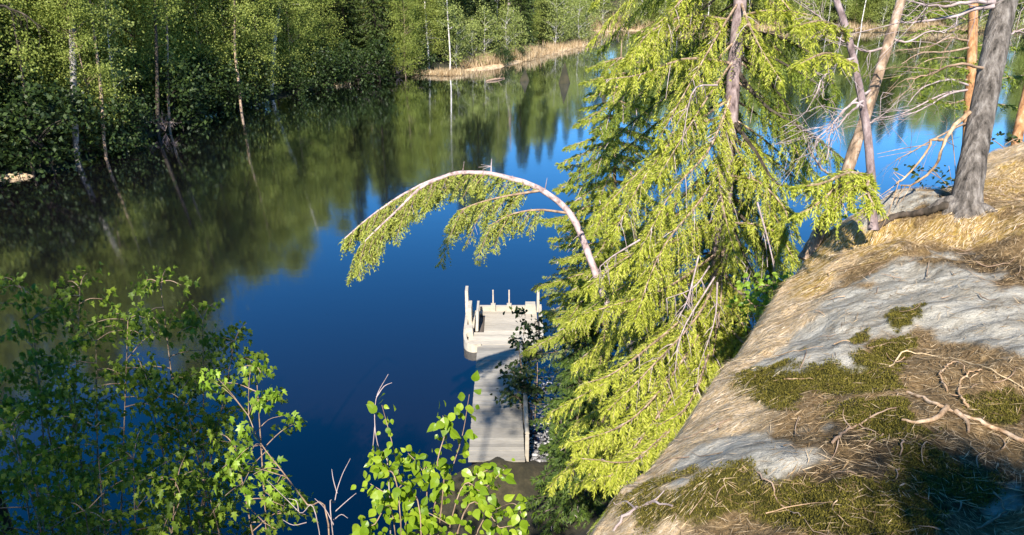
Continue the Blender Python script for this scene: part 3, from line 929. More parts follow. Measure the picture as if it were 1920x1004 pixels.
def sandbar(pix, w, label, seed):
    rng = np.random.RandomState(seed)
    a = smooth([GP(*q)[:2] for q in pix], 40)
    T = nrm(np.gradient(a, axis=0))
    Nn = np.stack([-T[:, 1], T[:, 0]], 1)
    k = np.linspace(-1, 1, 9)
    prof = np.sin(np.linspace(0, 1, 40) * np.pi) ** .5
    ww = w * prof * (0.8 + .4 * vnoise(np.arange(40) * .4, np.zeros(40), seed))
    XY = a[:, None, :] + Nn[:, None, :] * (k[None, :, None] * ww[:, None, None])
    Z = -.08 + .34 * (1 - k[None] ** 2) * prof[:, None] + .06 * fbm(XY[..., 0] * 2, XY[..., 1] * 2, seed)
    V = np.concatenate([XY, Z[..., None]], -1).reshape(-1, 3)
    i = (np.arange(39)[:, None] * 9 + np.arange(8)[None]).ravel()
    mb_ = MB()
    mb_.add(V, np.stack([i, i + 1, i + 10, i + 9], -1))
    tag(mb_.build('sandbar', M['sand']), label, 'sand', kind='structure')
m, nt, b, out = mat('sand')
n = noise(nt, 3, 6, coords(nt), .7)
r = ramp(nt, [(0.3, (0.22, 0.14, 0.08)), (0.5, (0.42, 0.3, 0.18)), (0.7, (0.58, 0.45, 0.3))])
nt.links.new(n.outputs['Fac'], r.inputs['Fac'])
nt.links.new(r.outputs['Color'], b.inputs['Base Color'])
b.inputs['Roughness'].default_value = 1
M['sand'] = m
sandbar([(795, 139), (830, 140), (865, 137)], .55, 'small bright sandbar under the pale birches', 1)
sandbar([(865, 133), (930, 125), (1000, 108)], .8, 'brown sandy strip below the tall reeds', 2)
sandbar([(1000, 108), (1060, 92), (1118, 79)], 1.1, 'bright sandy headland reaching into the lake', 3)
sandbar([(1080, 58), (1180, 56), (1330, 58)], 2.6, 'pale sandy beach of the farthest shore', 4)
sandbar([(-20, 337), (30, 333), (66, 330)], .3, 'small sandy patch at the left waterline', 5)
for (px, py, lab, sd) in ((655, 153, 'pale leafless brush leaning over the water below the dark spruces', 1), (310, 246, 'bare dead branches fallen into the water from the shaded left bank', 2), (880, 118, 'pale leafless brush among the tall reeds', 3), (745, 140, 'grey leafless brush left of the first sandbar', 4)):
    rng = np.random.RandomState(1200 + sd)
    b0 = GP(px, py, .1)
    mb = MB()
    for i in range(16):
        e = np.array([rng.normal() * 1.3, -rng.rand() * 1.0 + .2, (.3 + .9 * rng.rand()) * (1.8 if sd != 2 else .7)])
        P = b0 + np.outer(np.linspace(0, 1, 7), e) + np.outer(np.sin(np.linspace(0, 3.1, 7)), [0, 0, .4])
        mb.tube(P, np.linspace(.022, .006, 7), 4, cap=False)
        for q in range(4):
            j = rng.randint(2, 6)
            mb.tube([P[j], P[j] + nrm(e + rng.normal(size=3) * .8) * .6], [.009, .003], 3, cap=False)
    tag(mb.build('bare_brush', M['twig_pale'], origin=b0), lab, 'bush')
# floating log off the headland
mb = MB()
a = GP(912, 152, .05)
mb.tube([a, GP(928, 149, .1), GP(946, 147, .04)], [.09, .12, .05], 7)
a2 = GP(934, 149, .1)
mb.tube([a2, a2 + [.4, .3, .5]], [.04, .015], 5)
lg = mb.build('floating_log', M['twig_brown'], origin=a)
tag(lg, 'thin brown log floating off the reed bank', 'log')

#SECTION: near trees
# ------------------------------------------------------------------ conifer boughs
def bough_mesh(axis, rng, bl=0.38, sp=0.06, sl=0.075, sw=0.016, hang=0.55, m_sh=12, r0=0.016, dead=0.08, start=0.0, bw=0.006, spread=.8):
    """One bough: woody axis, side sprays hanging from it, needle shoots on every spray. Materials: 0 needles, 1 bark, 2 pale twig."""
    mb_ = MB()
    axis = np.asarray(axis, float)
    k = len(axis)
    seg_ = np.linalg.norm(np.diff(axis, axis=0), axis=1)
    cum = np.concatenate([[0], np.cumsum(seg_)])
    Ltot = cum[-1]
    mb_.tube(axis, np.linspace(r0, 0.003, k), 5, 1)
    n = max(4, int(Ltot * (1 - start) / sp))
    s = np.linspace(start * Ltot, Ltot * .99, n)
    A = np.stack([np.interp(s, cum, axis[:, i]) for i in range(3)], 1)
    Tg = nrm(np.gradient(axis, axis=0))
    T = nrm(np.stack([np.interp(s, cum, Tg[:, i]) for i in range(3)], 1))
    S = nrm(np.cross(T, UP))
    t = s / Ltot
    prof = np.interp(t, [0, .25, .55, .85, 1], [.35, .9, 1, .62, .35])
    A2, T2, S2, p2 = np.vstack([A, A]), np.vstack([T, T]), np.vstack([S, -S]), np.concatenate([prof, prof])
    N2 = 2 * n
    ln = bl * p2 * (0.55 + .6 * rng.rand(N2))
    d0 = nrm(T2 * (.62 + .3 * rng.rand(N2))[:, None] + S2 * spread * (.5 + .8 * rng.rand(N2))[:, None] + rng.normal(size=(N2, 3)) * .16)
    hg = (hang * (.5 + rng.rand(N2)))[:, None]
    u = np.linspace(0.08, 1, m_sh)
    B = A2[:, None] + ln[:, None, None] * (d0[:, None] * u[None, :, None] - UP * (hg[:, None] * (u ** 2)[None, :, None]))
    dB = nrm(d0[:, None] - UP * (2 * hg[:, None] * u[None, :, None]))
    lat = nrm(np.cross(dB, UP + rng.normal(size=(N2, 1, 3)) * .35))
    isdead = rng.rand(N2) < dead
    # thin twigs
    Pk = np.concatenate([A2[:, None], B[:, ::4]], 1) if m_sh > 4 else np.concatenate([A2[:, None], B], 1)
    lv = ~isdead
    mb_.ribbons(Pk[lv], bw, bw * .4, rng, 1)
    if isdead.any():
        mb_.ribbons(Pk[isdead], bw * 1.6, bw * .7, rng, 2)
    for sg in (1, -1, 0):
        Pq = B[lv].reshape(-1, 3)
        jit = rng.normal(size=Pq.shape) * .22
        Dq = nrm(dB[lv].reshape(-1, 3) * .75 + sg * .7 * lat[lv].reshape(-1, 3) - UP * .12 + jit)
        taper = np.tile(np.interp(u, [0, .3, 1], [.8, 1, .62]), lv.sum())
        Lq = sl * taper * (.65 + .6 * rng.rand(len(Pq)))
        keep_ = rng.rand(len(Pq)) < (1 if sg else .6)
        nn = np.cross(Dq, lat[lv].reshape(-1, 3) + 1e-3) * .0 + UP + rng.normal(size=Pq.shape) * .55
        mb_.shoots(Pq[keep_], Dq[keep_], Lq[keep_], sw * (.75 + .5 * rng.rand(keep_.sum())), rng, 0, .4, nn[keep_])
    return mb_
def droop_axis(start, az, L, down, lift, rng, n=9):
    """Axis that leaves the trunk at az, sinks and lifts at the tip."""
    u = np.linspace(0, 1, n)
    d = np.array([math.cos(az), math.sin(az), 0])
    sd = np.array([-d[1], d[0], 0])
    wob = rng.normal() * .06 * L
    return np.asarray(start) + np.outer(u * L, d) + np.outer(np.sin(u * 3.0) * wob, sd) + np.outer(-down * L * (u * .6 + .9 * u ** 2 * .6) + lift * L * u ** 3, UP)

def axis_px(pts, n=10):
    """pts: (px, py, zc)"""
    return smooth([PX(*q) for q in pts], n)

NEEDLES = ['needle_bright', 'bark_tan', 'twig_pale']
def mset(names): return [M[q] for q in names]

def build_main_spruce():
    rng = np.random.RandomState(101)
    base = np.array([2.78, 9.7, 0])
    base[2] = near_z(base[:1], base[1:2])[0] - .1
    t = thing('spruce_tree', base, 'big sunlit spruce with drooping yellow-green boughs beside the mossy rock', 'tree')
    tk = MB()
    pth = [base, PX(1338, 640, 10.3), PX(1350, 480, 10.2), PX(1362, 330, 10.1), PX(1374, 160, 10.0), PX(1388, 0, 9.9)]
    e = pth[-1] - pth[-2]
    for q in (1, 2.4, 4):
        pth.append(pth[5] + e * q * 1.1)
    path = smooth(pth, 40)
    rr = np.interp(path[:, 2], [base[2], 8, 11.5, 17], [.16, .105, .085, .015])
    tk.tube(path, rr, 10, bump=.07, rng=rng)
    tk.build('trunk', M['bark_lilac'], t)
    tr = lambda z: np.array([np.interp(z, path[:, 2], path[:, 0]), np.interp(z, path[:, 2], path[:, 1]), z])
    def bo(axis, mats=NEEDLES, **k):
        bough_mesh(axis, rng, **k).build('bough', mset(mats), t, smooth_=False)
    # whorls (angles: 0 right, 180 left, 270 towards the viewer)
    for z in np.arange(5.6, 14.2, .24):
        nb_ = 5
        a0 = rng.rand() * 6.28
        for i in range(nb_):
            az = a0 + i * 6.283 / nb_ + rng.normal() * .25
            c_ = math.cos(az)
            if math.sin(az) < -.45 and z > 8 and rng.rand() < .62: continue
            L_ = (1.55 if c_ < 0 else 1.0) * np.interp(z, [5.5, 9, 12], [1.3, 1.25, 1.15]) * (.75 + .4 * rng.rand())
            if math.sin(az) > 0.5: L_ *= .7
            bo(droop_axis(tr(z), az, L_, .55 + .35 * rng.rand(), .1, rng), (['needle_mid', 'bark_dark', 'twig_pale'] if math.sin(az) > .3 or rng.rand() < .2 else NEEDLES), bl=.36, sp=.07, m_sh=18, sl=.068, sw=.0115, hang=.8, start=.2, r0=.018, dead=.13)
    # boughs one can pick out in the picture
    spec = [
        [(1350, 560, 10.1), (1270, 690, 9.2), (1180, 790, 8.6), (1075, 830, 8.3)],
        [(1345, 600, 10.1), (1260, 740, 9.0), (1180, 850, 8.3), (1110, 905, 8.0)],
        [(1350, 540, 10.1), (1230, 640, 9.4), (1150, 700, 9.1), (1095, 720, 9.0)],
        [(1352, 470, 10.1), (1250, 540, 9.6), (1160, 570, 9.4), (1090, 590, 9.3)],
        [(1360, 400, 10.1), (1270, 450, 9.6), (1180, 480, 9.4), (1100, 540, 9.3)],
        [(1372, 220, 10), (1290, 240, 9.6), (1210, 330, 9.4), (1150, 440, 9.3)],
        [(1378, 120, 10), (1290, 110, 9.6), (1200, 140, 9.4), (1130, 150, 9.3)],
        [(1384, 40, 10), (1290, 30, 9.6), (1220, 60, 9.4), (1180, 110, 9.4)],
        [(1345, 620, 10.1), (1310, 730, 9.2), (1230, 830, 8.2), (1140, 895, 7.8)],
        [(1350, 580, 10.1), (1330, 660, 9.3), (1290, 760, 8.6), (1230, 800, 8.4)],
        [(1352, 500, 10.1), (1310, 590, 9.3), (1220, 690, 8.9), (1140, 770, 8.7)],
        [(1350, 520, 10.1), (1400, 560, 9.6), (1440, 600, 9.3), (1450, 620, 9.2)],
        [(1350, 600, 10.1), (1390, 640, 9.4), (1410, 670, 9.1), (1390, 720, 8.8)],
        [(1374, 170, 10), (1330, 280, 9.5), (1260, 360, 9.3), (1200, 470, 9.2)],
        [(1366, 300, 10), (1310, 380, 9.5), (1240, 470, 9.2), (1190, 600, 9.1)],
        [(1356, 420, 10), (1410, 420, 9.5), (1460, 440, 9.3), (1490, 490, 9.2)],
        [(1364, 330, 10), (1420, 340, 9.5), (1470, 390, 9.3), (1480, 440, 9.2)],
        [(1386, 30, 10), (1450, 20, 9.6), (1520, 30, 9.4), (1560, 60, 9.4)],
        [(1348, 640, 10.1), (1290, 760, 8.8), (1200, 860, 8.0), (1090, 860, 7.8)],
    ]
    for q in spec:
        bo(axis_px(q, 12), bl=.45, sp=.048, m_sh=21, sl=.068, sw=.0115, hang=.7, r0=.02, start=.12, dead=.14)
    # the long dark branch reaching right and down
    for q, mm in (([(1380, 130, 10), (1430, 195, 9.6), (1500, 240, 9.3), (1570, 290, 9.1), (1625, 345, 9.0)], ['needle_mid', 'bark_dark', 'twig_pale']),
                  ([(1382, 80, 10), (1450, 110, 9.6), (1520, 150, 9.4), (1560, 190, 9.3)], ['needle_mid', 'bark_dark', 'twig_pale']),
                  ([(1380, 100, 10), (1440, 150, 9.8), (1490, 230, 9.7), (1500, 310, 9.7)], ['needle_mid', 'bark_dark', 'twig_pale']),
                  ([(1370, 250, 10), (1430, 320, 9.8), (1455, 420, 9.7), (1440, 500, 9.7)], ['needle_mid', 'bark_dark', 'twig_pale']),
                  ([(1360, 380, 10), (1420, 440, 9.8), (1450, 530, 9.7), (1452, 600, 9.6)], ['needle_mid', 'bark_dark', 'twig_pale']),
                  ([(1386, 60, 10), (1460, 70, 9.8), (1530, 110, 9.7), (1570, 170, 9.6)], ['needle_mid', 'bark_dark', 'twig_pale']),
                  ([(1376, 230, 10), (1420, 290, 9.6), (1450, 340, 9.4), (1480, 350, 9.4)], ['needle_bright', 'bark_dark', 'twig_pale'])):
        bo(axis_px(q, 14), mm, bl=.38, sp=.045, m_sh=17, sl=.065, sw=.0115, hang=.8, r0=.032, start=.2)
    # bare hanging twigs
    for q in ([(1330, 500, 9.3), (1300, 540, 9), (1250, 560, 8.9)], [(1340, 520, 9.2), (1280, 620, 8.6), (1265, 700, 8.5)], [(1200, 450, 9), (1150, 480, 8.9), (1125, 500, 8.9)],
              [(1310, 480, 9.2), (1290, 560, 8.8), (1270, 600, 8.7)], [(1420, 380, 9.2), (1445, 470, 9), (1455, 530, 9)], [(1345, 530, 9), (1340, 600, 8.8), (1310, 690, 8.6)],
              [(1345, 160, 9.4), (1300, 170, 9.2), (1280, 260, 9.2)]):
        mm = MB()
        ax = axis_px(q, 8)
        mm.tube(ax, np.linspace(.013, .004, 8), 5)
        for j in range(2, 8):
            for kk in range(2):
                e_ = ax[j] + np.array([rng.normal() * .09, rng.normal() * .06, -.1 - .16 * rng.rand()])
                mm.tube([ax[j], (ax[j] + e_) / 2 + [0, 0, .02], e_], [.005, .004, .002], 4)
        mm.build('dead_branch', M['twig_pale'], t)
build_main_spruce()

def conifer(name, x, y, h, rad, label, mats, seed, low=0.6, step=.28, bl=.4, sp=.11, sl=.13, sw=.032, m_sh=8, group=None, down=.35, lean=(0, 0), nb_=5, prof=.7, hang=.45):
    rng = np.random.RandomState(seed)
    z0 = float(near_z(np.array([x]), np.array([y]))[0]) - .1
    t = thing(name, (x, y, z0), label, 'tree', group)
    zz = np.linspace(0, 1, 10)
    path = np.stack([x + lean[0] * zz ** 2, y + lean[1] * zz ** 2, z0 + h * zz], 1)
    tk = MB()
    tk.tube(path, .09 * (h / 8) * (1 - zz * .92), 8, bump=.06, rng=rng)
    tk.build('trunk', M[mats[1]], t)
    cr = MB()
    for z in np.arange(low, h * .97, step):
        f = z / h
        L0 = rad * (1 - f) ** prof + .15
        a0 = rng.rand() * 6.28
        for i in range(nb_):
            az = a0 + i * 6.283 / nb_ + rng.normal() * .25
            st = np.array([np.interp(z, h * zz, path[:, 0]), np.interp(z, h * zz, path[:, 1]), z0 + z])
            b_ = bough_mesh(droop_axis(st, az, L0 * (.7 + .45 * rng.rand()), down, .1, rng, 6), rng, bl=bl * (1 - f * .5), sp=sp, sl=sl, sw=sw, m_sh=m_sh, start=.15, r0=.014, hang=hang, bw=.012)
            off = cr.n
            cr.v += b_.v
            cr.f += [(fa + off, mi) for fa, mi in b_.f]
            cr.n += b_.n
    cr.build('crown', mset(mats), t, smooth_=False)
    return t
conifer('larch_tree', 2.15, 15.4, 10.4, 2.1, 'mid-green soft-needled larch standing behind the big sunlit spruce', ['needle_larch', 'bark_tan', 'twig_pale'], 201, low=4.0, prof=.5, nb_=6, sp=.07, sl=.09, sw=.018, m_sh=13, hang=.45)
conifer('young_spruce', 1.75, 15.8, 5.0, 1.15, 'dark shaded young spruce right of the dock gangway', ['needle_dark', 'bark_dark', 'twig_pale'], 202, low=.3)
conifer('young_spruce', 1.75, 18.4, 5.8, 1.2, 'grey-green airy young spruce beside the dock platform', ['needle_soft', 'bark_tan', 'twig_pale'], 203, low=1.6, nb_=4, sp=.10, sl=.10, sw=.019, m_sh=11, prof=.4, down=.1)
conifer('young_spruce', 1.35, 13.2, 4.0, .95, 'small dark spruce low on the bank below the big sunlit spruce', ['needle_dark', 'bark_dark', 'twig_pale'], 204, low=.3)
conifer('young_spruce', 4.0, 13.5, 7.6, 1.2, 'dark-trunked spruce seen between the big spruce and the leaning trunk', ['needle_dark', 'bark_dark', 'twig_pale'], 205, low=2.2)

def build_arch():
    rng = np.random.RandomState(301)
    gx, gy = 2.5, 11.4
    g = np.array([gx, gy, float(near_z(np.array([gx]), np.array([gy]))[0]) - .1])
    t = thing('bent_tree', g, 'slender pale tree bent over in a wide arch above the lake', 'tree')
    pts = [g, PX(1195, 700, 12.7), PX(1142, 580, 12.9), PX(1106, 485, 13), PX(1068, 402, 13), PX(1010, 356, 13), PX(930, 329, 13), PX(860, 324, 13),
           PX(790, 346, 12.9), PX(735, 377, 12.9), PX(692, 408, 12.8), PX(646, 448, 12.8)]
    path = smooth(pts, 60)
    wpx = np.interp(np.linspace(0, 1, 60), [0, .25, .45, .6, .75, 1], [14, 13.5, 11, 8.5, 5, 2])
    tk = MB()
    path[12:-2] += np.cumsum(rng.normal(size=(46, 3)) * .005, 0) * np.sin(np.linspace(0, 3.1416, 46))[:, None]
    tk.tube(path, wpx / 2 / FPX * 13, 10, bump=.09, rng=rng)
    for j in (20, 23, 26, 29, 31, 34, 37, 41):
        e = rng.normal(size=3) * [.05, .05, .06]
        tk.tube([path[j], path[j] + e, path[j] + e * 1.8 + [0, 0, .03]], [.012, .007, .003], 5)
    tk.build('trunk', M['bark_arch'], t)
    fork = axis_px([(845, 327, 13), (790, 352, 12.8), (745, 395, 12.7), (705, 432, 12.6), (672, 466, 12.6)], 16)
    b1 = MB()
    b1.tube(fork, np.linspace(.035, .008, 16), 7)
    b1.build('branch', M['bark_arch'], t)
    br = [[(1064, 400, 13), (1010, 394, 12.8), (960, 402, 12.7), (915, 425, 12.6)], [(1012, 358, 13), (950, 368, 12.8), (900, 380, 12.7), (860, 395, 12.6)]]
    for q in br:
        m_ = MB()
        ax = axis_px(q, 12)
        m_.tube(ax, np.linspace(.026, .006, 12), 6)
        m_.build('branch', M['twig_brown'], t)
    # dead spike on top of the arch
    m_ = MB()
    m_.tube([PX(921, 330, 13), PX(921, 312, 13), PX(922, 298, 13)], [.016, .012, .006], 5)
    for e in ((897, 314), (905, 318), (902, 309)):
        m_.tube([PX(921, 312, 13), PX(*e, 12.9)], [.006, .003], 4)
    m_.build('dead_branch', M['twig_pale'], t)
    fol = ['needle_arch', 'twig_brown', 'twig_pale']
    def hangers(axis, n, l0, l1, seed, back=0.35, a=0.0, b_=1.0):
        """drooping sprays hung along an axis, swept towards its foot"""
        r_ = np.random.RandomState(seed)
        out_ = MB()
        k = len(axis)
        Tg = nrm(np.gradient(axis, axis=0))
        for i in range(n):
            f = a + (b_ - a) * (i + r_.rand()) / n
            j = f * (k - 1)
            p = np.array([np.interp(j, np.arange(k), axis[:, c_]) for c_ in range(3)])
            tg = Tg[min(k - 1, int(j))]
            ln = (l0 + (l1 - l0) * r_.rand()) * (np.interp(f, [.5, .8, 1], [1.15, .9, .38]) if b_ > .99 and a > .35 else 1.0)
            u = np.linspace(0, 1, 7)[:, None]
            side = np.array([0, r_.normal() * .35, 0])
            ax = p + ln * (u * (tg * .55 + side) - UP * (u ** 1.4 * (.55 + .3 * r_.rand())))
            sb = bough_mesh(ax, r_, bl=.22, sp=.075, sl=.075, sw=.016, hang=.5, m_sh=7, r0=.006, dead=.05, bw=.005)
            off = out_.n
            out_.v += sb.v
            out_.f += [(fa + off, mi) for fa, mi in sb.f]
            out_.n += sb.n
        return out_
    hangers(path, 74, .28, .66, 1, a=.46, b_=.995).build('foliage', mset(fol), t, smooth_=False)
    hangers(fork, 36, .28, .62, 2).build('foliage', mset(fol), t, smooth_=False)
    hangers(axis_px(br[0], 12), 18, .25, .6, 3, a=.25).build('foliage', mset(fol), t, smooth_=False)
    hangers(axis_px(br[1], 12), 24, .3, .75, 4, a=.15).build('foliage', mset(fol), t, smooth_=False)
build_arch()

# ------------------------------------------------------------------ trees on the cliff top, right
def trunk_px(pts, zc, n=30):
    """pts: (px, py, width_px)"""
    p = smooth([[*PX(a, b_, zc if np.isscalar(zc) else zc[i]), w] for i, (a, b_, w) in enumerate(pts)], n)
    return p[:, :3], p[:, 3] / 2 / FPX * (zc if np.isscalar(zc) else np.mean(zc))
def extend_up(path, rad, L_, n=10, end=.02):
    d = nrm(path[-1] - path[-4])
    u = np.linspace(0, 1, n + 1)[1:]
    return np.vstack([path, path[-1] + np.outer(u * L_, d)]), np.concatenate([rad, rad[-1] + (end - rad[-1]) * u])
def branch(t, pts, r0, r1, matn, seed, twigs=6, tl=.35, name='branch', n=14, hang=-.1):
    rng = np.random.RandomState(seed)
    ax = axis_px(pts, n)
    ax[1:-1] += rng.normal(size=(n - 2, 3)) * .004
    m_ = MB()
    m_.tube(ax, np.linspace(r0, r1, n), 6)
    d = nrm(ax[-1] - ax[0])
    for i in range(twigs):
        j = rng.randint(3, n)
        e = d * .7 + rng.normal(size=3) * .55 + np.array([0, 0, hang])
        L_ = tl * (.4 + .9 * rng.rand())
        mid = ax[j] + e * L_ * .5 + rng.normal(size=3) * .03
        end = ax[j] + e * L_ + np.array([0, 0, hang * L_])
        m_.tube(smooth([ax[j], mid, end], 6), np.linspace(r1 * .7, .0016, 6), 4)
        for q in range(2):
            f = mid + rng.normal(size=3) * .03
            m_.tube([f, f + (e + rng.normal(size=3) * .6) * L_ * .45], [.0022, .0012], 3)
    return m_.build(name, M[matn], t)
def sprays(t, axes, mats, seed, name='foliage', **k):
    rng = np.random.RandomState(seed)
    out_ = MB()
    for ax in axes:
        b_ = bough_mesh(ax, rng, **k)
        off = out_.n
        out_.v += b_.v
        out_.f += [(fa + off, mi) for fa, mi in b_.f]
        out_.n += b_.n
    return out_.build(name, mset(mats), t, smooth_=False)

def ground_hit(px, py, z0=9.6):
    """where the ray through a pixel meets the near ground"""
    zs = np.linspace(1.5, 11, 2400)
    for dy in range(0, 120, 4):
        d = PX(px, py + dy, 1.0) - np.array([0, 0, H])
        Q = np.array([0, 0, H]) + zs[:, None] * d
        hit = np.nonzero(Q[:, 2] < near_z(Q[:, 0], Q[:, 1]))[0]
        if len(hit):
            if dy: print('ground below', px, py, dy)
            return Q[hit[0]], zs[hit[0]]
    return None, None

def build_cliff_trees():
    rng = np.random.RandomState(401)
    # big grey pine
    g, zc = ground_hit(1810, 392)
    print('pine base', g, zc)
    zc = min(zc, 8.2)
    t = thing('pine_tree', PX(1810, 392, zc), 'thick grey-barked pine trunk leaning right on the mossy rock', 'tree')
    pts = [(1809, 402, 66), (1811, 385, 56), (1818, 340, 50), (1830, 270, 46), (1848, 180, 44), (1866, 90, 44), (1884, 0, 43)]
    path, rad = trunk_px(pts, zc, 34)
    path[0, 2] -= .05
    path, rad = extend_up(path, rad, 8, 12, .05)
    m_ = MB()
    m_.tube(path, rad, 16, bump=.05, rng=rng)
    m_.build('trunk', M['bark_grey'], t)
    for (a, b_, r_) in ((1765, 402, .07), (1850, 404, .06), (1790, 420, .06), (1720, 405, .055), (1880, 396, .05)):
        gg, zz = ground_hit(a, b_)
        if gg is None: continue
        m_ = MB()
        s0 = PX(1811, 380, zc)
        e = gg - [0, 0, .03]
        mid = (s0 + e) / 2
        mid[2] = near_z(mid[:1], mid[1:2])[0] + .04
        m_.tube(smooth([s0, mid, e], 10), np.linspace(r_, .015, 10), 8)
        m_.build('root', M['bark_grey'], t)
    branch(t, [(1818, 210, zc), (1785, 240, zc), (1768, 275, zc), (1755, 310, zc + .1), (1715, 345, zc + .2), (1690, 348, zc + .3)], .017, .006, 'root', 1, 5, .25)
    branch(t, [(1768, 262, zc), (1748, 262, zc), (1738, 285, zc), (1700, 330, zc), (1680, 345, zc)], .012, .005, 'root', 2, 4, .25)
    branch(t, [(1866, 12, zc), (1825, 18, zc - .1), (1770, 35, zc - .1), (1690, 42, zc)], .02, .006, 'twig_pale', 3, 7, .4)
    branch(t, [(1868, 4, zc), (1820, 4, zc - .2), (1760, 12, zc - .2), (1700, 2, zc)], .018, .005, 'twig_pale', 4, 7, .4)
    branch(t, [(1880, 70, zc), (1905, 60, zc), (1925, 52, zc)], .012, .004, 'twig_pale', 5, 3, .3)
    branch(t, [(1850, 130, zc), (1800, 120, zc - .2), (1740, 140, zc), (1700, 150, zc)], .012, .004, 'twig_brown', 15, 6, .35)
    # orange pine behind
    zc2 = 13.5
    b0 = PX(1816, 300, zc2)
    gz = float(near_z(b0[:1], b0[1:2])[0])
    t = thing('pine_tree', (b0[0], b0[1], gz - .1), 'slim orange-barked pine behind the thick grey pine', 'tree')
    pts = [(1812, 330, 19), (1815, 240, 18), (1820, 160, 18), (1823, 80, 17), (1826, 0, 16)]
    path, rad = trunk_px(pts, zc2, 24)
    path = np.vstack([[b0[0] - .03, b0[1], gz - .1], path])
    rad = np.concatenate([[rad[0] * 1.15], rad])
    path, rad = extend_up(path, rad, 6, 8, .03)
    m_ = MB()
    m_.tube(path, rad, 10, bump=.06, rng=rng)
    m_.build('trunk', M['bark_orange'], t)
    for k, q in enumerate(([(1819, 168, 13.5), (1775, 178, 13.3), (1730, 205, 13.2), (1660, 225, 13.2)], [(1818, 78, 13.5), (1780, 72, 13.3), (1740, 88, 13.2), (1680, 95, 13.2)],
                           [(1816, 170, 13.5), (1770, 176, 13.4), (1700, 210, 13.2), (1650, 222, 13.2)], [(1816, 90, 13.4), (1770, 98, 13.2), (1725, 100, 13.0), (1690, 120, 13)],
                           [(1815, 160, 13.4), (1780, 150, 13.2), (1730, 165, 13.0), (1700, 200, 13)], [(1814, 230, 13.4), (1780, 245, 13.2), (1720, 280, 13.0), (1680, 300, 13)])):
        branch(t, q, .022, .006, ('twig_pale', 'twig_brown')[k % 2], 20 + k, 9, .6)
    sprays(t, [axis_px(q, 8) for q in ([(1816, 40, 13.6), (1770, 20, 13.6), (1720, 25, 13.6)], [(1818, 185, 13.6), (1775, 195, 13.4), (1730, 180, 13.3)], [(1822, 90, 13.6), (1870, 80, 13.6), (1925, 95, 13.6)], [(1820, 200, 13.6), (1870, 195, 13.6), (1915, 205, 13.6)], [(1818, 110, 13.6), (1750, 110, 13.6), (1690, 140, 13.6)], [(1816, 150, 13.5), (1770, 150, 13.3), (1725, 165, 13.2)], [(1816, 130, 13.5), (1780, 125, 13.3), (1735, 140, 13.2)], [(1820, 110, 13.5), (1860, 120, 13.3), (1900, 150, 13.2)],
                                       [(1818, 165, 13.6), (1865, 150, 13.6), (1925, 140, 13.6)], [(1820, 60, 13.6), (1760, 50, 13.6), (1700, 75, 13.6)])],
           ['needle_mid', 'bark_tan', 'twig_pale'], 31, bl=.42, sp=.09, sl=.11, sw=.02, m_sh=8, hang=.25)
    # second orange pine, right edge
    b0 = PX(1906, 268, 13)
    gz = float(near_z(b0[:1], b0[1:2])[0])
    t = thing('pine_tree', (b0[0], b0[1], gz - .1), 'orange pine trunk cut by the right edge of the view', 'tree')
    path, rad = trunk_px([(1903, 320, 20), (1906, 268, 19), (1914, 225, 18), (1925, 180, 18), (1945, 90, 17)], 13, 16)
    path = np.vstack([[b0[0] - .05, b0[1], gz - .1], path])
    rad = np.concatenate([[rad[0] * 1.15], rad])
    path, rad = extend_up(path, rad, 6, 8, .03)
    m_ = MB()
    m_.tube(path, rad, 10, bump=.06, rng=rng)
    m_.build('trunk', M['bark_orange'], t)
    # leaning tan tree
    g, zc = ground_hit(1518, 470)
    print('leaning base', g, zc)
    zc = min(zc, 8.0)
    t = thing('leaning_tree', PX(1515, 475, zc), 'brown scaly trunk leaning right from the edge of the rock', 'tree')
    path, rad = trunk_px([(1508, 488, 26), (1522, 462, 24), (1548, 415, 23), (1575, 360, 22), (1605, 270, 21), (1630, 195, 20), (1650, 130, 19), (1672, 60, 18), (1690, 0, 17)], zc, 40)
    path, rad = extend_up(path, rad, 4, 8, .02)
    m_ = MB()
    m_.tube(path, rad, 10, bump=.1, rng=rng)
    m_.build('trunk', M['bark_tan'], t)
    for k, q in enumerate(([(1640, 165, zc), (1600, 190, zc - .1), (1560, 235, zc - .2), (1530, 260, zc - .2)], [(1660, 90, zc), (1620, 95, zc), (1570, 70, zc), (1530, 50, zc)],
                           [(1612, 240, zc), (1640, 225, zc), (1650, 220, zc)], [(1668, 70, zc), (1700, 80, zc), (1740, 60, zc), (1770, 62, zc)],
                           [(1580, 345, zc), (1545, 320, zc - .2), (1520, 285, zc - .3), (1515, 265, zc - .3)])):
        branch(t, q, .012, .004, 'twig_pale', 40 + k, 8, .3)
    # pinkish tree
    g, zc = ground_hit(1636, 424)
    print('pink base', g, zc)
    zc = min(zc, 8.0)
    t = thing('slender_tree', PX(1636, 428, zc), 'slender pinkish-grey trunk crossing in front of the leaning brown trunk', 'tree')
    path, rad = trunk_px([(1637, 432, 20), (1635, 395, 17), (1633, 330, 16), (1626, 250, 15), (1614, 180, 14), (1600, 110, 13), (1585, 50, 13), (1568, 0, 12)], zc - .25, 34)
    path, rad = extend_up(path, rad, 3, 8, .015)
    m_ = MB()
    m_.tube(path, rad, 9, bump=.06, rng=rng)
    m_.build('trunk', M['bark_lilac'], t)
    for k, q in enumerate(([(1618, 200, zc - .3), (1595, 195, zc - .4), (1560, 240, zc - .5), (1550, 300, zc - .5)], [(1600, 110, zc - .3), (1570, 120, zc - .4), (1540, 150, zc - .5), (1525, 185, zc - .5)],
                           [(1590, 70, zc - .3), (1560, 50, zc - .4), (1520, 20, zc - .5)], [(1618, 190, zc - .3), (1590, 215, zc - .5), (1560, 250, zc - .5)])):
        branch(t, q, .011, .004, 'twig_pale', 60 + k, 9, .32)
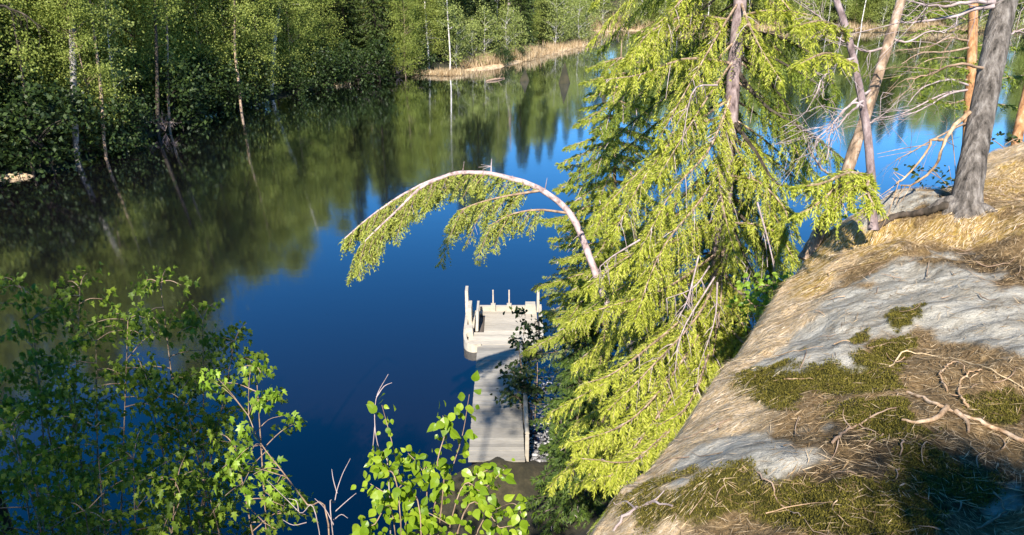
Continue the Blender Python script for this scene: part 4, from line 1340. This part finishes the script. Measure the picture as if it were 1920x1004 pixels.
    # fresh green sprays at the fork, in the sun
    sprays(t, [axis_px(q, 8) for q in ([(1630, 330, zc - .3), (1590, 325, zc - .5), (1540, 345, zc - .6), (1495, 350, zc - .6)], [(1632, 350, zc - .3), (1600, 350, zc - .5), (1570, 385, zc - .6), (1545, 410, zc - .6)],
                                       [(1630, 335, zc - .3), (1625, 355, zc - .5), (1638, 385, zc - .6)], [(1632, 340, zc - .3), (1580, 345, zc - .5), (1530, 385, zc - .6), (1500, 400, zc - .6)],
                                       [(1600, 120, zc - .3), (1550, 100, zc - .5), (1500, 120, zc - .6)], [(1590, 60, zc - .3), (1540, 40, zc - .5), (1490, 50, zc - .6)])],
           NEEDLES, 71, bl=.22, sp=.032, sl=.05, sw=.010, m_sh=13, hang=.55)
build_cliff_trees()

# ------------------------------------------------------------------ leafy shrubs, maples and the birch sprig
OVATE = np.array([(0, 0), (.12, .2), (.3, .31), (.5, .3), (.72, .18), (1, 0), (.72, -.18), (.5, -.3), (.3, -.31), (.12, -.2)])
th = np.linspace(0, 2 * math.pi, 20, endpoint=False)
LOBED = np.array([(0, 0), (.02, .16), (.06, .36), (.24, .22), (.52, .44), (.54, .18), (.72, .17), (1.1, 0), (.72, -.17), (.54, -.18), (.52, -.44), (.24, -.22), (.06, -.36), (.02, -.16)])
def leaf_clusters(mb_, tips, dirs, rng, n, size, outline, mat_, droop=.8, spread=.12, curl=.3):
    k = len(tips)
    P = np.repeat(tips, n, 0) + rng.normal(size=(k * n, 3)) * spread * np.array([1, 1, .55])
    D = nrm(np.repeat(dirs, n, 0) * .6 + rng.normal(size=(k * n, 3)) * .6 + np.array([0, 0, -droop]))
    N = nrm(np.array([0, -.45, .75]) + rng.normal(size=(k * n, 3)) * .5)
    N = nrm(N - D * (N * D).sum(1, keepdims=True))
    mb_.leaves(P, D, N, size * (.6 + .6 * rng.rand(k * n)), outline, mat_, curl)
def broadleaf(name, base, tops, label, cat, mats, seed, n_br, size, per, spread, tiplen, outline=LOBED, group=None, r0=.03, droop=.8, tier=True):
    """stems rise from base to each top; side branches carry clusters of leaves"""
    rng = np.random.RandomState(seed)
    t = thing(name, base, label, cat, group)
    cr = MB()
    for tp in tops:
        tp = np.asarray(tp, float)
        ax = smooth([base, base * .6 + tp * .4 + rng.normal(size=3) * .15 + [0, 0, .2], tp], 16)
        st = MB()
        st.tube(ax, np.linspace(r0, .004, 16), 6)
        T_, D_ = [], []
        for i in range(n_br):
            j = 4 + 11.9 * (i + rng.rand()) / n_br
            p = np.array([np.interp(j, np.arange(16), ax[:, c_]) for c_ in range(3)])
            az = rng.rand() * 6.28
            d = np.array([math.cos(az), math.sin(az), .15 + .25 * rng.rand()])
            L_ = tiplen * (.4 + .8 * rng.rand()) * np.interp(j, [4, 9, 16], [1, 1, .45])
            b_ = smooth([p, p + d * L_ * .5 + [0, 0, .03], p + d * L_ - [0, 0, .08 * L_]], 7)
            st.tube(b_, np.linspace(.008, .0025, 7), 4)
            for f in (3, 4, 5, 6):
                T_.append(b_[f] + rng.normal(size=3) * [.08, .08, .03])
                D_.append(d * [1, 1, 0] + rng.normal(size=3) * .4)
        st.build('stem', M[mats[1]], t)
        leaf_clusters(cr, np.array(T_), np.array(D_), rng, per, size, outline, 0, droop, spread)
    cr.build('foliage', [M[mats[0]]], t, smooth_=False)
    return t
def gz(x, y): return float(near_z(np.array([x]), np.array([y]))[0])
def build_maples():
    spec = [
        # base xy, tops (px, py, zc), label
        ((-5.6, 6.6), [(60, 600, 9.5), (150, 540, 9.8), (240, 600, 9.2), (20, 760, 8.8), (120, 700, 9.0), (40, 540, 9.9), (180, 640, 9.3)], 'dark leafy maple in the shade at the lower left edge', 501, 26),
        ((-4.0, 7.2), [(300, 530, 9.6), (380, 600, 9.4), (270, 700, 9.2), (440, 640, 9.4), (350, 760, 9.0)], 'shaded maple rising in front of the tree reflections', 502, 24),
        ((-4.2, 5.0), [(60, 880, 7.4), (160, 960, 7.2), (250, 860, 7.4), (330, 900, 7.3), (20, 800, 7.4), (180, 800, 7.8)], 'low maple filling the bottom left corner', 503, 20),
        ((-2.8, 6.2), [(480, 690, 8.2), (440, 830, 8.0), (380, 880, 8.0)], 'thin maple with small dull leaves beside the open water', 504, 12),
    ]
    for (bx, by), tops, lab, seed, nb_ in spec:
        base = np.array([bx, by, gz(bx, by) - .1])
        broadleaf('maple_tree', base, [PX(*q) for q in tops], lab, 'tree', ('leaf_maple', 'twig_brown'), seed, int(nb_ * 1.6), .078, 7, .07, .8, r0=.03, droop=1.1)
    # the sunlit maple shoots at the right end
    rng = np.random.RandomState(505)
    base = np.array([-1.9, 5.0, gz(-1.9, 5.0) - .1])
    t = thing('maple_sapling', base, 'sunlit maple sapling with bright yellow-green leaf tufts left of centre', 'tree')
    st, cr = MB(), MB()
    trunk = smooth([base, PX(618, 1010, 6.6), PX(575, 945, 6.7), (PX(530, 885, 6.8)), PX(488, 830, 6.9), PX(466, 780, 7.0)], 24)
    st.tube(trunk, np.linspace(.009, .0035, 24), 6)
    tips = [(385, 690), (510, 735), (468, 765), (530, 780), (455, 810), (470, 850), (430, 880), (475, 890), (450, 920), (545, 930), (520, 905), (575, 940), (495, 880), (400, 715), (470, 690), (490, 745), (505, 940), (440, 865)]
    T_, D_ = [], []
    for (a, b_) in tips:
        zc = 6.9 + rng.normal() * .15
        e = PX(a, b_, zc)
        j = np.argmin(np.linalg.norm(trunk - e, axis=1) + np.where(trunk[:, 2] > e[2] + .1, .25, 0))
        st.tube(smooth([trunk[j], (trunk[j] + e) / 2 + [0, 0, .05], e], 7), np.linspace(.0045, .0018, 7), 4)
        for q in range(2):
            T_.append(e + rng.normal(size=3) * .05)
            D_.append(rng.normal(size=3) * [1, .6, 0])
    st.build('stem', M['twig_brown'], t)
    leaf_clusters(cr, np.array(T_), np.array(D_), rng, 8, .082, LOBED, 0, 1.0, .05)
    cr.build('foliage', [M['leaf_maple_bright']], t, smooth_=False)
build_maples()

def build_bare_tree():
    b0 = np.array([-6.3, 7.4, gz(-6.3, 7.4) - .1])
    t = thing('bare_tree', b0, 'dark bare drooping branch reaching in at the top left corner', 'tree')
    m_ = MB()
    m_.tube(smooth([b0, b0 + [0.05, 0, 4], b0 + [-.05, .1, 8], b0 + [0, 0, 11]], 16), np.linspace(.1, .02, 16), 8)
    m_.build('trunk', M['bark_dark'], t)
    st = b0 + [0, .02, 0]
    st[2] = PX(-60, 20, 8.4)[2]
    q = smooth([st, PX(-20, 12, 8.4), PX(20, 18, 8.4), PX(50, 30, 8.4), PX(76, 54, 8.4)], 16)
    br = MB()
    br.tube(q, np.linspace(.02, .004, 16), 6)
    rng = np.random.RandomState(3)
    for j in range(5, 15):
        e = np.array([rng.normal() * .08 + .04, rng.normal() * .06, -.12 - .14 * rng.rand()])
        br.tube(smooth([q[j], q[j] + e * .5 + [.03, 0, 0], q[j] + e], 5), [.005, .004, .003, .002, .001], 4)
    br.build('branch', M['bark_dark'], t)
build_bare_tree()

def build_birch_sprig():
    rng = np.random.RandomState(601)
    bx, by = -.75, 3.7
    base = np.array([bx, by, gz(bx, by) - .1])
    Z = 4.7
    t = thing('birch_sapling', base, 'bright green birch sapling with round sunlit leaves at the bottom centre', 'tree')
    stems = [  # pixel polylines
        [(800, 1090), (790, 1000), (752, 900), (735, 830), (716, 760)],
        [(800, 1080), (810, 980), (840, 900), (866, 820), (880, 740)],
        [(800, 1070), (770, 960), (730, 930), (690, 905)],
        [(805, 1070), (850, 960), (905, 920), (945, 880)],
        [(805, 1080), (860, 990), (920, 960), (965, 945), (985, 985)],
        [(795, 1060), (740, 990), (700, 985), (670, 1000)],
        [(800, 1040), (800, 940), (790, 880), (765, 850)],
        [(812, 1000), (830, 930), (820, 870), (838, 800), (830, 780)],
        [(820, 990), (870, 950), (900, 890), (935, 880)],
        [(790, 1030), (750, 960), (720, 880), (715, 850)],
        [(830, 1040), (890, 1010), (940, 990), (975, 985)],
        [(780, 1040), (760, 1000), (790, 960), (845, 985)],
    ]
    P_, D_ = [], []
    for s_ in stems:
        zc = Z + rng.normal() * .12
        pts = [PX(a, b_, zc + rng.normal() * .06) for a, b_ in s_]
        pts[0] = base + rng.normal(size=3) * .02 + [0, 0, .1]
        ax = smooth(pts, 26)
        st = MB()
        st.tube(ax, np.linspace(.0055, .0018, 26), 5)
        st.build('stem', M['twig_brown'], t)
        Tg = nrm(np.gradient(ax, axis=0))
        for j in np.linspace(7, 25, 21):
            j = int(j)
            for q in range(rng.randint(2, 4)):
                off = rng.normal(size=3) * .034
                P_.append(ax[j] + off)
                D_.append(Tg[j] * .3 + nrm(off) * .6)
    P_, D_ = np.array(P_), np.array(D_)
    n = len(P_)
    D = nrm(D_ + np.array([0, 0, -.75]) + rng.normal(size=(n, 3)) * .35)
    N = nrm(np.array([-.2, -.8, .55]) + rng.normal(size=(n, 3)) * .38)
    N = nrm(N - D * (N * D).sum(1, keepdims=True))
    cr = MB()
    cr.leaves(P_, D, N, (.074 * (.4 + .75 * rng.rand(n))), OVATE * [1, 1.12], 0, .22, .12)
    cr.build('foliage', [M['leaf_birch']], t, smooth_=False)
build_birch_sprig()

def bare_shoot(label, pts, zc, seed, base_xy, twigs):
    rng = np.random.RandomState(seed)
    base = np.array([*base_xy, gz(*base_xy) - .05])
    t = MB()
    ax = smooth([base] + [PX(a, b_, zc) for a, b_ in pts], 24)
    t.tube(ax, np.linspace(.0055, .0018, 24), 5)
    for q in twigs:
        t.tube(smooth([PX(a, b_, zc) for a, b_ in q], 7), np.linspace(.0045, .0016, 7), 4)
    o = t.build('bare_shoot', M['twig_pale'], origin=base)
    return tag(o, label, 'twig')
bare_shoot('bare forked shoot standing left of the birch sapling', [(625, 1010), (628, 940), (640, 895), (657, 860)], 5.2, 701, (-1.25, 4.3),
           [[(626, 985), (610, 955), (590, 935)], [(628, 960), (650, 940), (668, 925)], [(632, 925), (625, 900), (622, 880)], [(626, 975), (640, 965), (652, 972)]])
bare_shoot('leafless curved twig rising above the birch sapling', [(730, 920), (712, 850), (703, 800), (706, 745), (728, 702)], 4.8, 702, (-.9, 3.8),
           [[(706, 745), (720, 725), (735, 718)], [(703, 800), (700, 830), (698, 850)]])
bare_shoot('bare twig leaning left under the sunlit maple sapling', [(600, 1010), (560, 960), (500, 900)], 5.8, 703, (-1.6, 4.6),
           [[(575, 980), (550, 985), (530, 975)], [(560, 960), (556, 940), (540, 935)]])

# small leafy sapling over the dock
bx, by = .62, 17.6
bs = np.array([bx, by, max(gz(bx, by), -.2) - .1])
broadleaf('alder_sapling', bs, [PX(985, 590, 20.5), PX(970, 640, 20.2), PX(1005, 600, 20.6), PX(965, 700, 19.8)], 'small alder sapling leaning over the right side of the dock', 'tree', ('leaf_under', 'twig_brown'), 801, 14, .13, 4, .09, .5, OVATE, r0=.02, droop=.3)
# bushes behind the rim of the rock
def bush(x, y, h, r_, label, seed, leafm='leaf_under', size=.09, n=10, outline=OVATE):
    rng = np.random.RandomState(seed)
    b0 = np.array([x, y, gz(x, y) - .05])
    tops = [b0 + np.array([rng.normal() * r_ * .5, rng.normal() * r_ * .5, h * (.7 + .4 * rng.rand())]) for _ in range(5)]
    broadleaf('shrub', b0, tops, label, 'bush', (leafm, 'twig_brown'), seed, n, size, 4, .08, r_, outline, 'bushes behind the rim of the rock', r0=.015, droop=.2)
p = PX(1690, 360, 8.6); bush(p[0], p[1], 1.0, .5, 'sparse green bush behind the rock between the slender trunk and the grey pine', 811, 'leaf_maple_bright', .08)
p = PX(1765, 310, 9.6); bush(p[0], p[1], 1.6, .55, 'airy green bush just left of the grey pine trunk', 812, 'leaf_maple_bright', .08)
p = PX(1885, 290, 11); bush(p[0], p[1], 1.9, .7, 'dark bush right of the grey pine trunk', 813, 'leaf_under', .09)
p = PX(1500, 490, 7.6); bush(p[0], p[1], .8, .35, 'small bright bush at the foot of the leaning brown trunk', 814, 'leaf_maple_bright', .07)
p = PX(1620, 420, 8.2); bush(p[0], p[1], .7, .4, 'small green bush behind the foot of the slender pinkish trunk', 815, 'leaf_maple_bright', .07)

#SECTION: litter
# ------------------------------------------------------------------ needles, straw, roots and twigs on the rock
def on_rock(n, rng, x0=-.4, x1=7.2, y0=1.2, y1=9.6):
    return x0 + (x1 - x0) * rng.rand(n), y0 + (y1 - y0) * rng.rand(n)
def slope_dir(X, Y):
    e = .05
    gx = (near_z(X + e, Y) - near_z(X - e, Y)) / (2 * e)
    gy = (near_z(X, Y + e) - near_z(X, Y - e)) / (2 * e)
    return gx, gy
def lay(name, X, Y, L_, w, ang, matn, label, cat, rng, lift=.012, tilt=.12):
    gx, gy = slope_dir(X, Y)
    Z = near_z(X, Y) + lift * rng.rand(len(X)) + .003
    d = np.stack([np.cos(ang), np.sin(ang), gx * np.cos(ang) + gy * np.sin(ang) + rng.normal(size=len(X)) * tilt], 1)
    N = np.stack([-gx, -gy, np.ones_like(gx)], 1) + rng.normal(size=(len(X), 3)) * .35
    mb_ = MB()
    mb_.shoots(np.stack([X, Y, Z], 1), nrm(d), L_, w, rng, 0, .5, N)
    return tag(mb_.build(name, M[matn], smooth_=False), label, cat, kind='stuff')
rng = np.random.RandomState(901)
X, Y = on_rock(420000, rng)
db = sdist(X, Y, BRINK)
mk = rock_masks(np.stack([X, Y, near_z(X, Y)], 1))
px, py, zc = project(np.stack([X, Y, near_z(X, Y)], 1))
vis = (px > 950) & (px < 1980) & (py > 250) & (py < 1060)
flank = vis & (db > -1.0) & (rng.rand(len(X)) < np.clip(mk[4] + mk[2] * .9, 0, 1) * .75) & (rng.rand(len(X)) > mk[0] * .9)
Xs, Ys = X[flank], Y[flank]
gx, gy = slope_dir(Xs, Ys)
ang = np.arctan2(-gy - .3, -gx - .25) + rng.normal(size=len(Xs)) * .35 + .8 * fbm(Xs * 1.5, Ys * 1.5, 77)
lay('dry_grass', Xs, Ys, (.035 + .10 * rng.rand(len(Xs)) ** 2) * np.clip((Ys - .6) / 3.2, .45, 1), .0030 * np.clip((Ys - .6) / 3.2, .5, 1) * (.6 + .8 * rng.rand(len(Xs))), ang, 'straw', 'combed straw-coloured grass on the flank of the rock', 'grass', rng, .02, .1)
rest = vis & (db > .1) & (rng.rand(len(X)) < (1 - mk[4]) * (1 - mk[0] * .85) * (1 - mk[1] * .6) * .6)
Xr, Yr = X[rest], Y[rest]
ang = 6.28 * fbm(Xr * .8, Yr * .8, 55) * 1.6 + rng.normal(size=len(Xr)) * .8
lay('pine_needles', Xr, Yr, .03 + .06 * rng.rand(len(Xr)), .0025 * (.6 + .8 * rng.rand(len(Xr))), ang, 'litter', 'brown pine needles scattered over the moss and rock', 'needles', rng, .012, .1)
X, Y = on_rock(1100000, rng, 0, 5.2, 1.4, 6.2)
pz = near_z(X, Y)
px, py, zc = project(np.stack([X, Y, pz], 1))
ok = (px > 950) & (px < 1980) & (py > 500) & (py < 1040)
X, Y, pz = X[ok], Y[ok], pz[ok]
mk = rock_masks(np.stack([X, Y, pz], 1))
mossy = rng.rand(len(X)) < mk[1]
Xm, Ym = X[mossy], Y[mossy]
M['moss_leaf'] = foliage('moss_leaf', [(0.05, 0.045, 0.006), (0.11, 0.095, 0.012), (0.19, 0.16, 0.025)], .2, .8)
mb = MB()
Dm = nrm(np.stack([rng.normal(size=len(Xm)) * .7, rng.normal(size=len(Xm)) * .7, np.ones(len(Xm))], 1))
mb.shoots(np.stack([Xm, Ym, near_z(Xm, Ym) + .012 * np.clip(mk[1][mossy] * (.5 + fbm(Xm * 9, Ym * 9, 91)), 0, 1)], 1), Dm, .006 + .010 * rng.rand(len(Xm)), .005, rng, 0, .4, rng.normal(size=(len(Xm), 3)))
tag(mb.build('moss', M['moss_leaf'], smooth_=False), 'olive moss cushions on the rock', 'moss', kind='stuff')

def ground_px(px, py, lift=0.0):
    g, z = ground_hit(px, py)
    if g is None: return None
    return g + [0, 0, lift]
def crawl(name, pix, r0, r1, matn, label, cat, seed, lift=.01, n=30, forks=()):
    """a root or twig lying on the ground along photo pixels"""
    rng_ = np.random.RandomState(seed)
    P = [ground_px(a, b_) for a, b_ in pix]
    P = np.array([q for q in P if q is not None])
    ax = smooth(P, n)
    ax[:, 2] = near_z(ax[:, 0], ax[:, 1]) + np.linspace(r0, r1, n) * .4 + lift * (.5 + np.sin(np.linspace(0, 9, n)) * .5)
    ax[1:-1, :2] += rng_.normal(size=(n - 2, 2)) * .004
    m_ = MB()
    m_.tube(ax, np.linspace(r0, r1, n) * (1 + .15 * rng_.normal(size=n)), 8)
    for fk in forks:
        Q = np.array([q for q in (ground_px(a, b_) for a, b_ in fk) if q is not None])
        a2 = smooth(Q, 12)
        a2[:, 2] = near_z(a2[:, 0], a2[:, 1]) + .012
        m_.tube(a2, np.linspace(r1 * 1.3, r1 * .5, 12), 6)
    return tag(m_.build(name, M[matn], origin=ax[0]), label, cat)
crawl('exposed_root', [(1700, 738), (1750, 760), (1790, 776), (1850, 803), (1935, 842)], .007, .010, 'root', 'thick straight root running to the right edge of the mossy rock', 'root', 1, .010, 30, [[(1790, 776), (1812, 795), (1815, 815)], [(1775, 768), (1750, 790), (1715, 798), (1690, 792)]])
crawl('exposed_root', [(1815, 770), (1798, 750), (1800, 722), (1818, 704), (1840, 700)], .006, .003, 'root', 'short curved root arching above the thick straight root', 'root', 2, .02)
crawl('exposed_root', [(1668, 690), (1690, 668), (1740, 668), (1800, 676), (1860, 700), (1930, 745)], .004, .0025, 'straw', 'long thin pale root looping over the brown needles', 'root', 3, .015)
crawl('exposed_root', [(1775, 738), (1762, 712), (1768, 692), (1790, 684), (1812, 706)], .005, .003, 'root', 'small hooked root beside the short curved root', 'root', 4, .02)
crawl('fallen_twig', [(1560, 835), (1590, 810), (1625, 790), (1680, 770)], .006, .003, 'twig_brown', 'forked brown twig lying between the moss and the white rock patch', 'twig', 5, .02, 20, [[(1595, 808), (1580, 785), (1582, 770)], [(1610, 800), (1630, 810), (1640, 815)]])
crawl('fallen_twig', [(1150, 1000), (1190, 958), (1215, 948), (1260, 955)], .007, .004, 'twig_pale', 'pale forked twig on the moss at the bottom of the rock', 'twig', 6, .02, 20, [[(1190, 958), (1170, 945), (1150, 948)], [(1210, 950), (1230, 940), (1245, 925)]])
crawl('fallen_twig', [(1690, 830), (1685, 870), (1678, 905)], .004, .002, 'twig_brown', 'thin upright twig on the dark needles', 'twig', 7, .02, 16)
crawl('fallen_twig', [(1420, 890), (1450, 925), (1475, 960), (1500, 975)], .004, .002, 'twig_brown', 'thin twig across the moss below the white rock patch', 'twig', 8, .02, 16)
crawl('fallen_twig', [(1830, 995), (1870, 975), (1880, 955), (1860, 930)], .005, .003, 'twig_brown', 'bent twig near the bottom right corner', 'twig', 9, .02, 16)
crawl('exposed_root', [(1640, 435), (1690, 408), (1740, 402), (1795, 398)], .022, .03, 'bark_dark', 'dark root along the rim left of the grey pine', 'root', 10, .02)
# random fine twigs and long needles on the moss, as litter
rng = np.random.RandomState(905)
mb = MB()
for i in range(420):
    x, y = .2 + 5.2 * rng.rand(), 1.6 + 5.2 * rng.rand()
    if sdist(np.array([x]), np.array([y]), BRINK)[0] < .15: continue
    a, L_ = rng.rand() * 6.28, .06 + .28 * rng.rand() ** 2
    u = np.linspace(0, 1, 8)
    cv = rng.normal() * 1.2
    X = x + np.cumsum(np.cos(a + cv * u)) * L_ / 8
    Y = y + np.cumsum(np.sin(a + cv * u)) * L_ / 8
    Zz = near_z(X, Y) + .008 + .012 * rng.rand()
    mb.tube(np.stack([X, Y, Zz], 1), np.linspace(.0026, .0012, 8) * (.7 + .9 * rng.rand()), 4, int(rng.rand() < .4), cap=False)
tag(mb.build('twig_litter', [M['twig_brown'], M['root']]), 'fine fallen twigs strewn over the mossy rock', 'twigs', kind='stuff')

# pebbles on the shore right of the gangway
rng = np.random.RandomState(910)
m, nt, b, out = mat('pebble')
g = nt.nodes.new('ShaderNodeNewGeometry')
r = ramp(nt, [(0, (0.06, 0.06, 0.07)), (.5, (0.16, 0.155, 0.16)), (1, (0.36, 0.35, 0.35))])
nt.links.new(g.outputs['Random Per Island'], r.inputs['Fac'])
nt.links.new(r.outputs['Color'], b.inputs['Base Color'])
b.inputs['Roughness'].default_value = .6
M['pebble'] = m
mb = MB()
lat, lon = np.meshgrid(np.linspace(-1.4, 1.4, 5), np.linspace(0, 6.283, 8, endpoint=False), indexing='ij')
sph = np.stack([np.cos(lat) * np.cos(lon), np.cos(lat) * np.sin(lon), np.sin(lat)], -1).reshape(-1, 3)
i = np.arange(4)[:, None] * 8
j = np.arange(8)[None]
sq = np.stack([i + j, i + (j + 1) % 8, i + 8 + (j + 1) % 8, i + 8 + j], -1).reshape(-1, 4)
for q in range(1500):
    x, y = .35 + 1.3 * rng.rand() ** 1.2, 15.6 + 5.2 * rng.rand()
    s = .02 + .05 * rng.rand() ** 2
    zz = max(gz(x, y), -.03)
    mb.add(sph * [s * (.8 + .6 * rng.rand()), s, s * .6] + rng.normal(size=sph.shape) * s * .06 + [x, y, zz + s * .15], sq)
tag(mb.build('pebbles', M['pebble']), 'grey pebbles in the shallows right of the dock', 'pebbles', kind='stuff')
